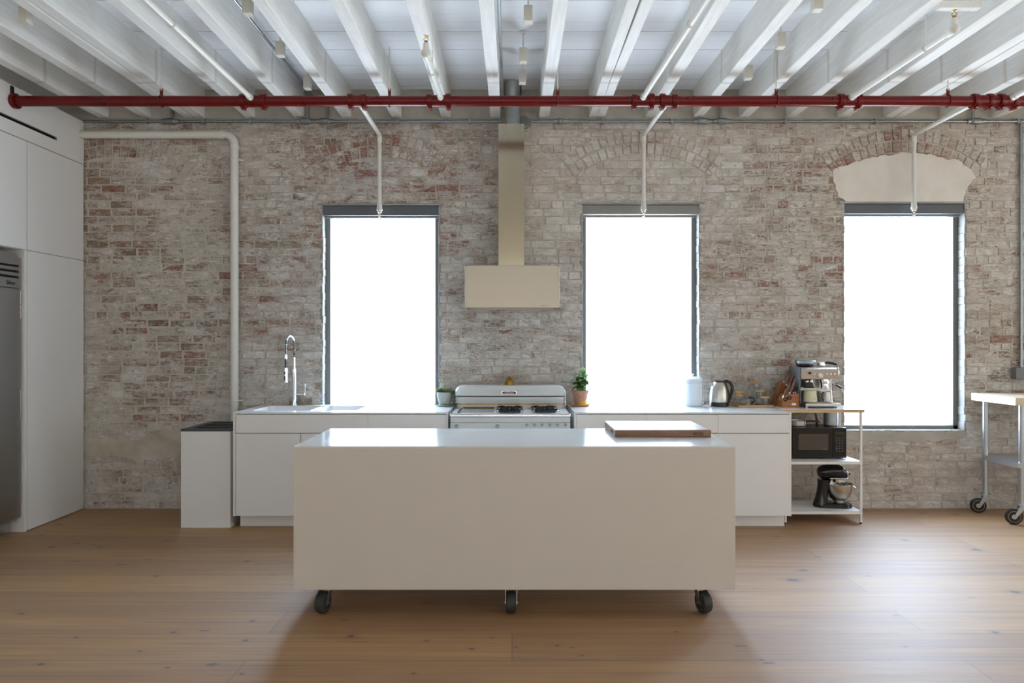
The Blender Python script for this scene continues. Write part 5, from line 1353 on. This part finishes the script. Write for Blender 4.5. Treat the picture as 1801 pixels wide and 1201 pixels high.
MB().lathe([(0, 0), (.050, 0), (.055, .004), (.053, .03), (.046, .092), (.043, .092), (.049, .03), (.048, .008), (0, .006)], (cx, ye+.062, zg_), 32).build('cup_body', 'cream', t)
MB().torus((cx+.010, ye+.006, zg_+.028), .006, .0015, Matrix.Rotation(PI/2, 3, 'X'), 16, 5).build('cup_mark', 'stone', t)
cx = X(1454.5, ye+.05)
t = thing('milk_pitcher', 'small steel milk pitcher under the group head of the espresso machine', 'pitcher', (cx, ye+.055, zg_))
MB().lathe([(0, 0), (.036, 0), (.039, .004), (.039, .045), (.034, .080), (.035, .086), (.033, .086), (.031, .08), (.036, .045), (.036, .006), (0, .005)], (cx, ye+.055, zg_), 32).build('pitcher_body', 'steel', t)
m = MB(); m.tube([(cx-.034, ye+.035, zg_+.078), (cx-.056, ye+.025, zg_+.074), (cx-.056, ye+.025, zg_+.03), (cx-.038, ye+.035, zg_+.018)], .004, 8); m.build('handle', 'blackp', t)

# ------------------------------------------------------------------ knife blocks
def knife(m_h, m_b, base, d, L, s=1.0):
    base = Vector(base); d = Vector(d).normalized(); side = Vector((0, 1, 0))
    m_b.tube([base-d*.01, base+d*.014], .0065*s, 8)
    m_h.tube([base+d*.012, base+d*(.03+L*.3), base+d*(L*.75), base+d*L], .009*s, 10, radii=[.0085*s, .0095*s, .0105*s, .008*s])
zk = ZS+.0006
kx = X(1366, 5.83)
t = thing('knife_block', 'tall slanted dark wood knife block leaning left, beside the tray', 'knife block', (kx, 5.83, zk))
m = MB(); m.prism([(kx-.045, zk), (kx+.015, zk), (kx+.078, zk+.16), (kx+.032, zk+.212)], 'y', 5.797, 5.865, .004); m.build('block', 'block', t)
kh, kb = MB(), MB()
d = (.36, 0, .93)
for (ox_, oy, oz_, L_) in ((.050, 5.81, .200, .105), (.060, 5.85, .190, .11), (.072, 5.81, .172, .075)):
    knife(kh, kb, (kx+ox_, oy, zk+oz_), d, L_, 1.25)
kk_ = kh.build('knife_handle', 'khandle', t); kb.build('bolster', 'steel', kk_)
kx2 = X(1389, 5.68)
t = thing('knife_block', 'squat orange wooden knife block with a white label, in front of the espresso machine side', 'knife block', (kx2, 5.73, zk))
m = MB(); m.prism([(kx2-.072, zk), (kx2+.070, zk), (kx2+.070, zk+.120), (kx2-.035, zk+.105), (kx2-.070, zk+.060)], 'y', 5.655, 5.79, .004); m.build('block', 'block2', t)
MB().box(kx2+.005, kx2+.042, 5.6535, 5.656, zk+.018, zk+.036).build('label', 'label', t, smooth=False)
kh, kb, ks = MB(), MB(), MB()
for (ox_, oy, oz_, L_) in ((-.052, 5.68, .085, .075), (-.03, 5.69, .105, .085), (.005, 5.69, .112, .12), (.02, 5.73, .115, .15), (.0, 5.76, .112, .16)):
    knife(kh, kb, (kx2+ox_, oy, zk+oz_), (.38, 0, .9), L_, 1.05)
for (ox_, oy, L_) in ((.035, 5.69, .06), (.05, 5.69, .055)):
    knife(ks, kb, (kx2+ox_, oy, zk+.116), (.2, 0, .95), L_, .9)
kk_ = kh.build('knife_handle', 'khandle', t); ks.build('scissor_handle', 'blackp', t); kb.build('bolster', 'steel', kk_)
m = MB()
for s in (0, 1): m.torus((kx2-.048+.034*s, 5.648, zk+.068+.012*s), .014, .004, Matrix.Rotation(PI/2, 3, 'X'), 20, 6)
m.build('scissor_loops', 'blackp', t)

# ================================================================== BUTCHER BLOCK TABLE, RIGHT EDGE
tx0, tx1, ty0, ty1 = 3.975, 5.15, 5.385, 5.905
zt1 = 1.020; zt0 = zt1-.062
t = thing('butcher_block_table', 'tall steel legged butcher block table on casters at the right edge', 'table', ((tx0+tx1)/2, 5.65, 0))
MB().box(tx0, tx1, ty0, ty1, zt0, zt1, .004).build('tabletop', 'maple', t)
lr = .021
for x, y in ((4.045, 5.83), (4.075, 5.455), (5.05, 5.83), (5.05, 5.455)):
    MB().cyl((x, y, .155), (x, y, zt0), lr, seg=24).build('leg', 'alu', t)
    caster(t, x, y, .165, .062, .030, PI/2-.25, .055, forkmat='alu', tyre='blackp', hubmat='ivory', brake=False)
m = MB(); m.box(4.03, 5.06, 5.44, 5.845, .492, .497); m.box(4.03, 5.06, 5.438, 5.444, .455, .497, .002); m.box(4.03, 5.06, 5.843, 5.849, .455, .497, .002)
m.prism([(4.027, 5.44), (4.033, 5.44), (4.033, 5.845), (4.027, 5.845)], 'z', .455, .497)
m.build('under_shelf', 'alu', t)
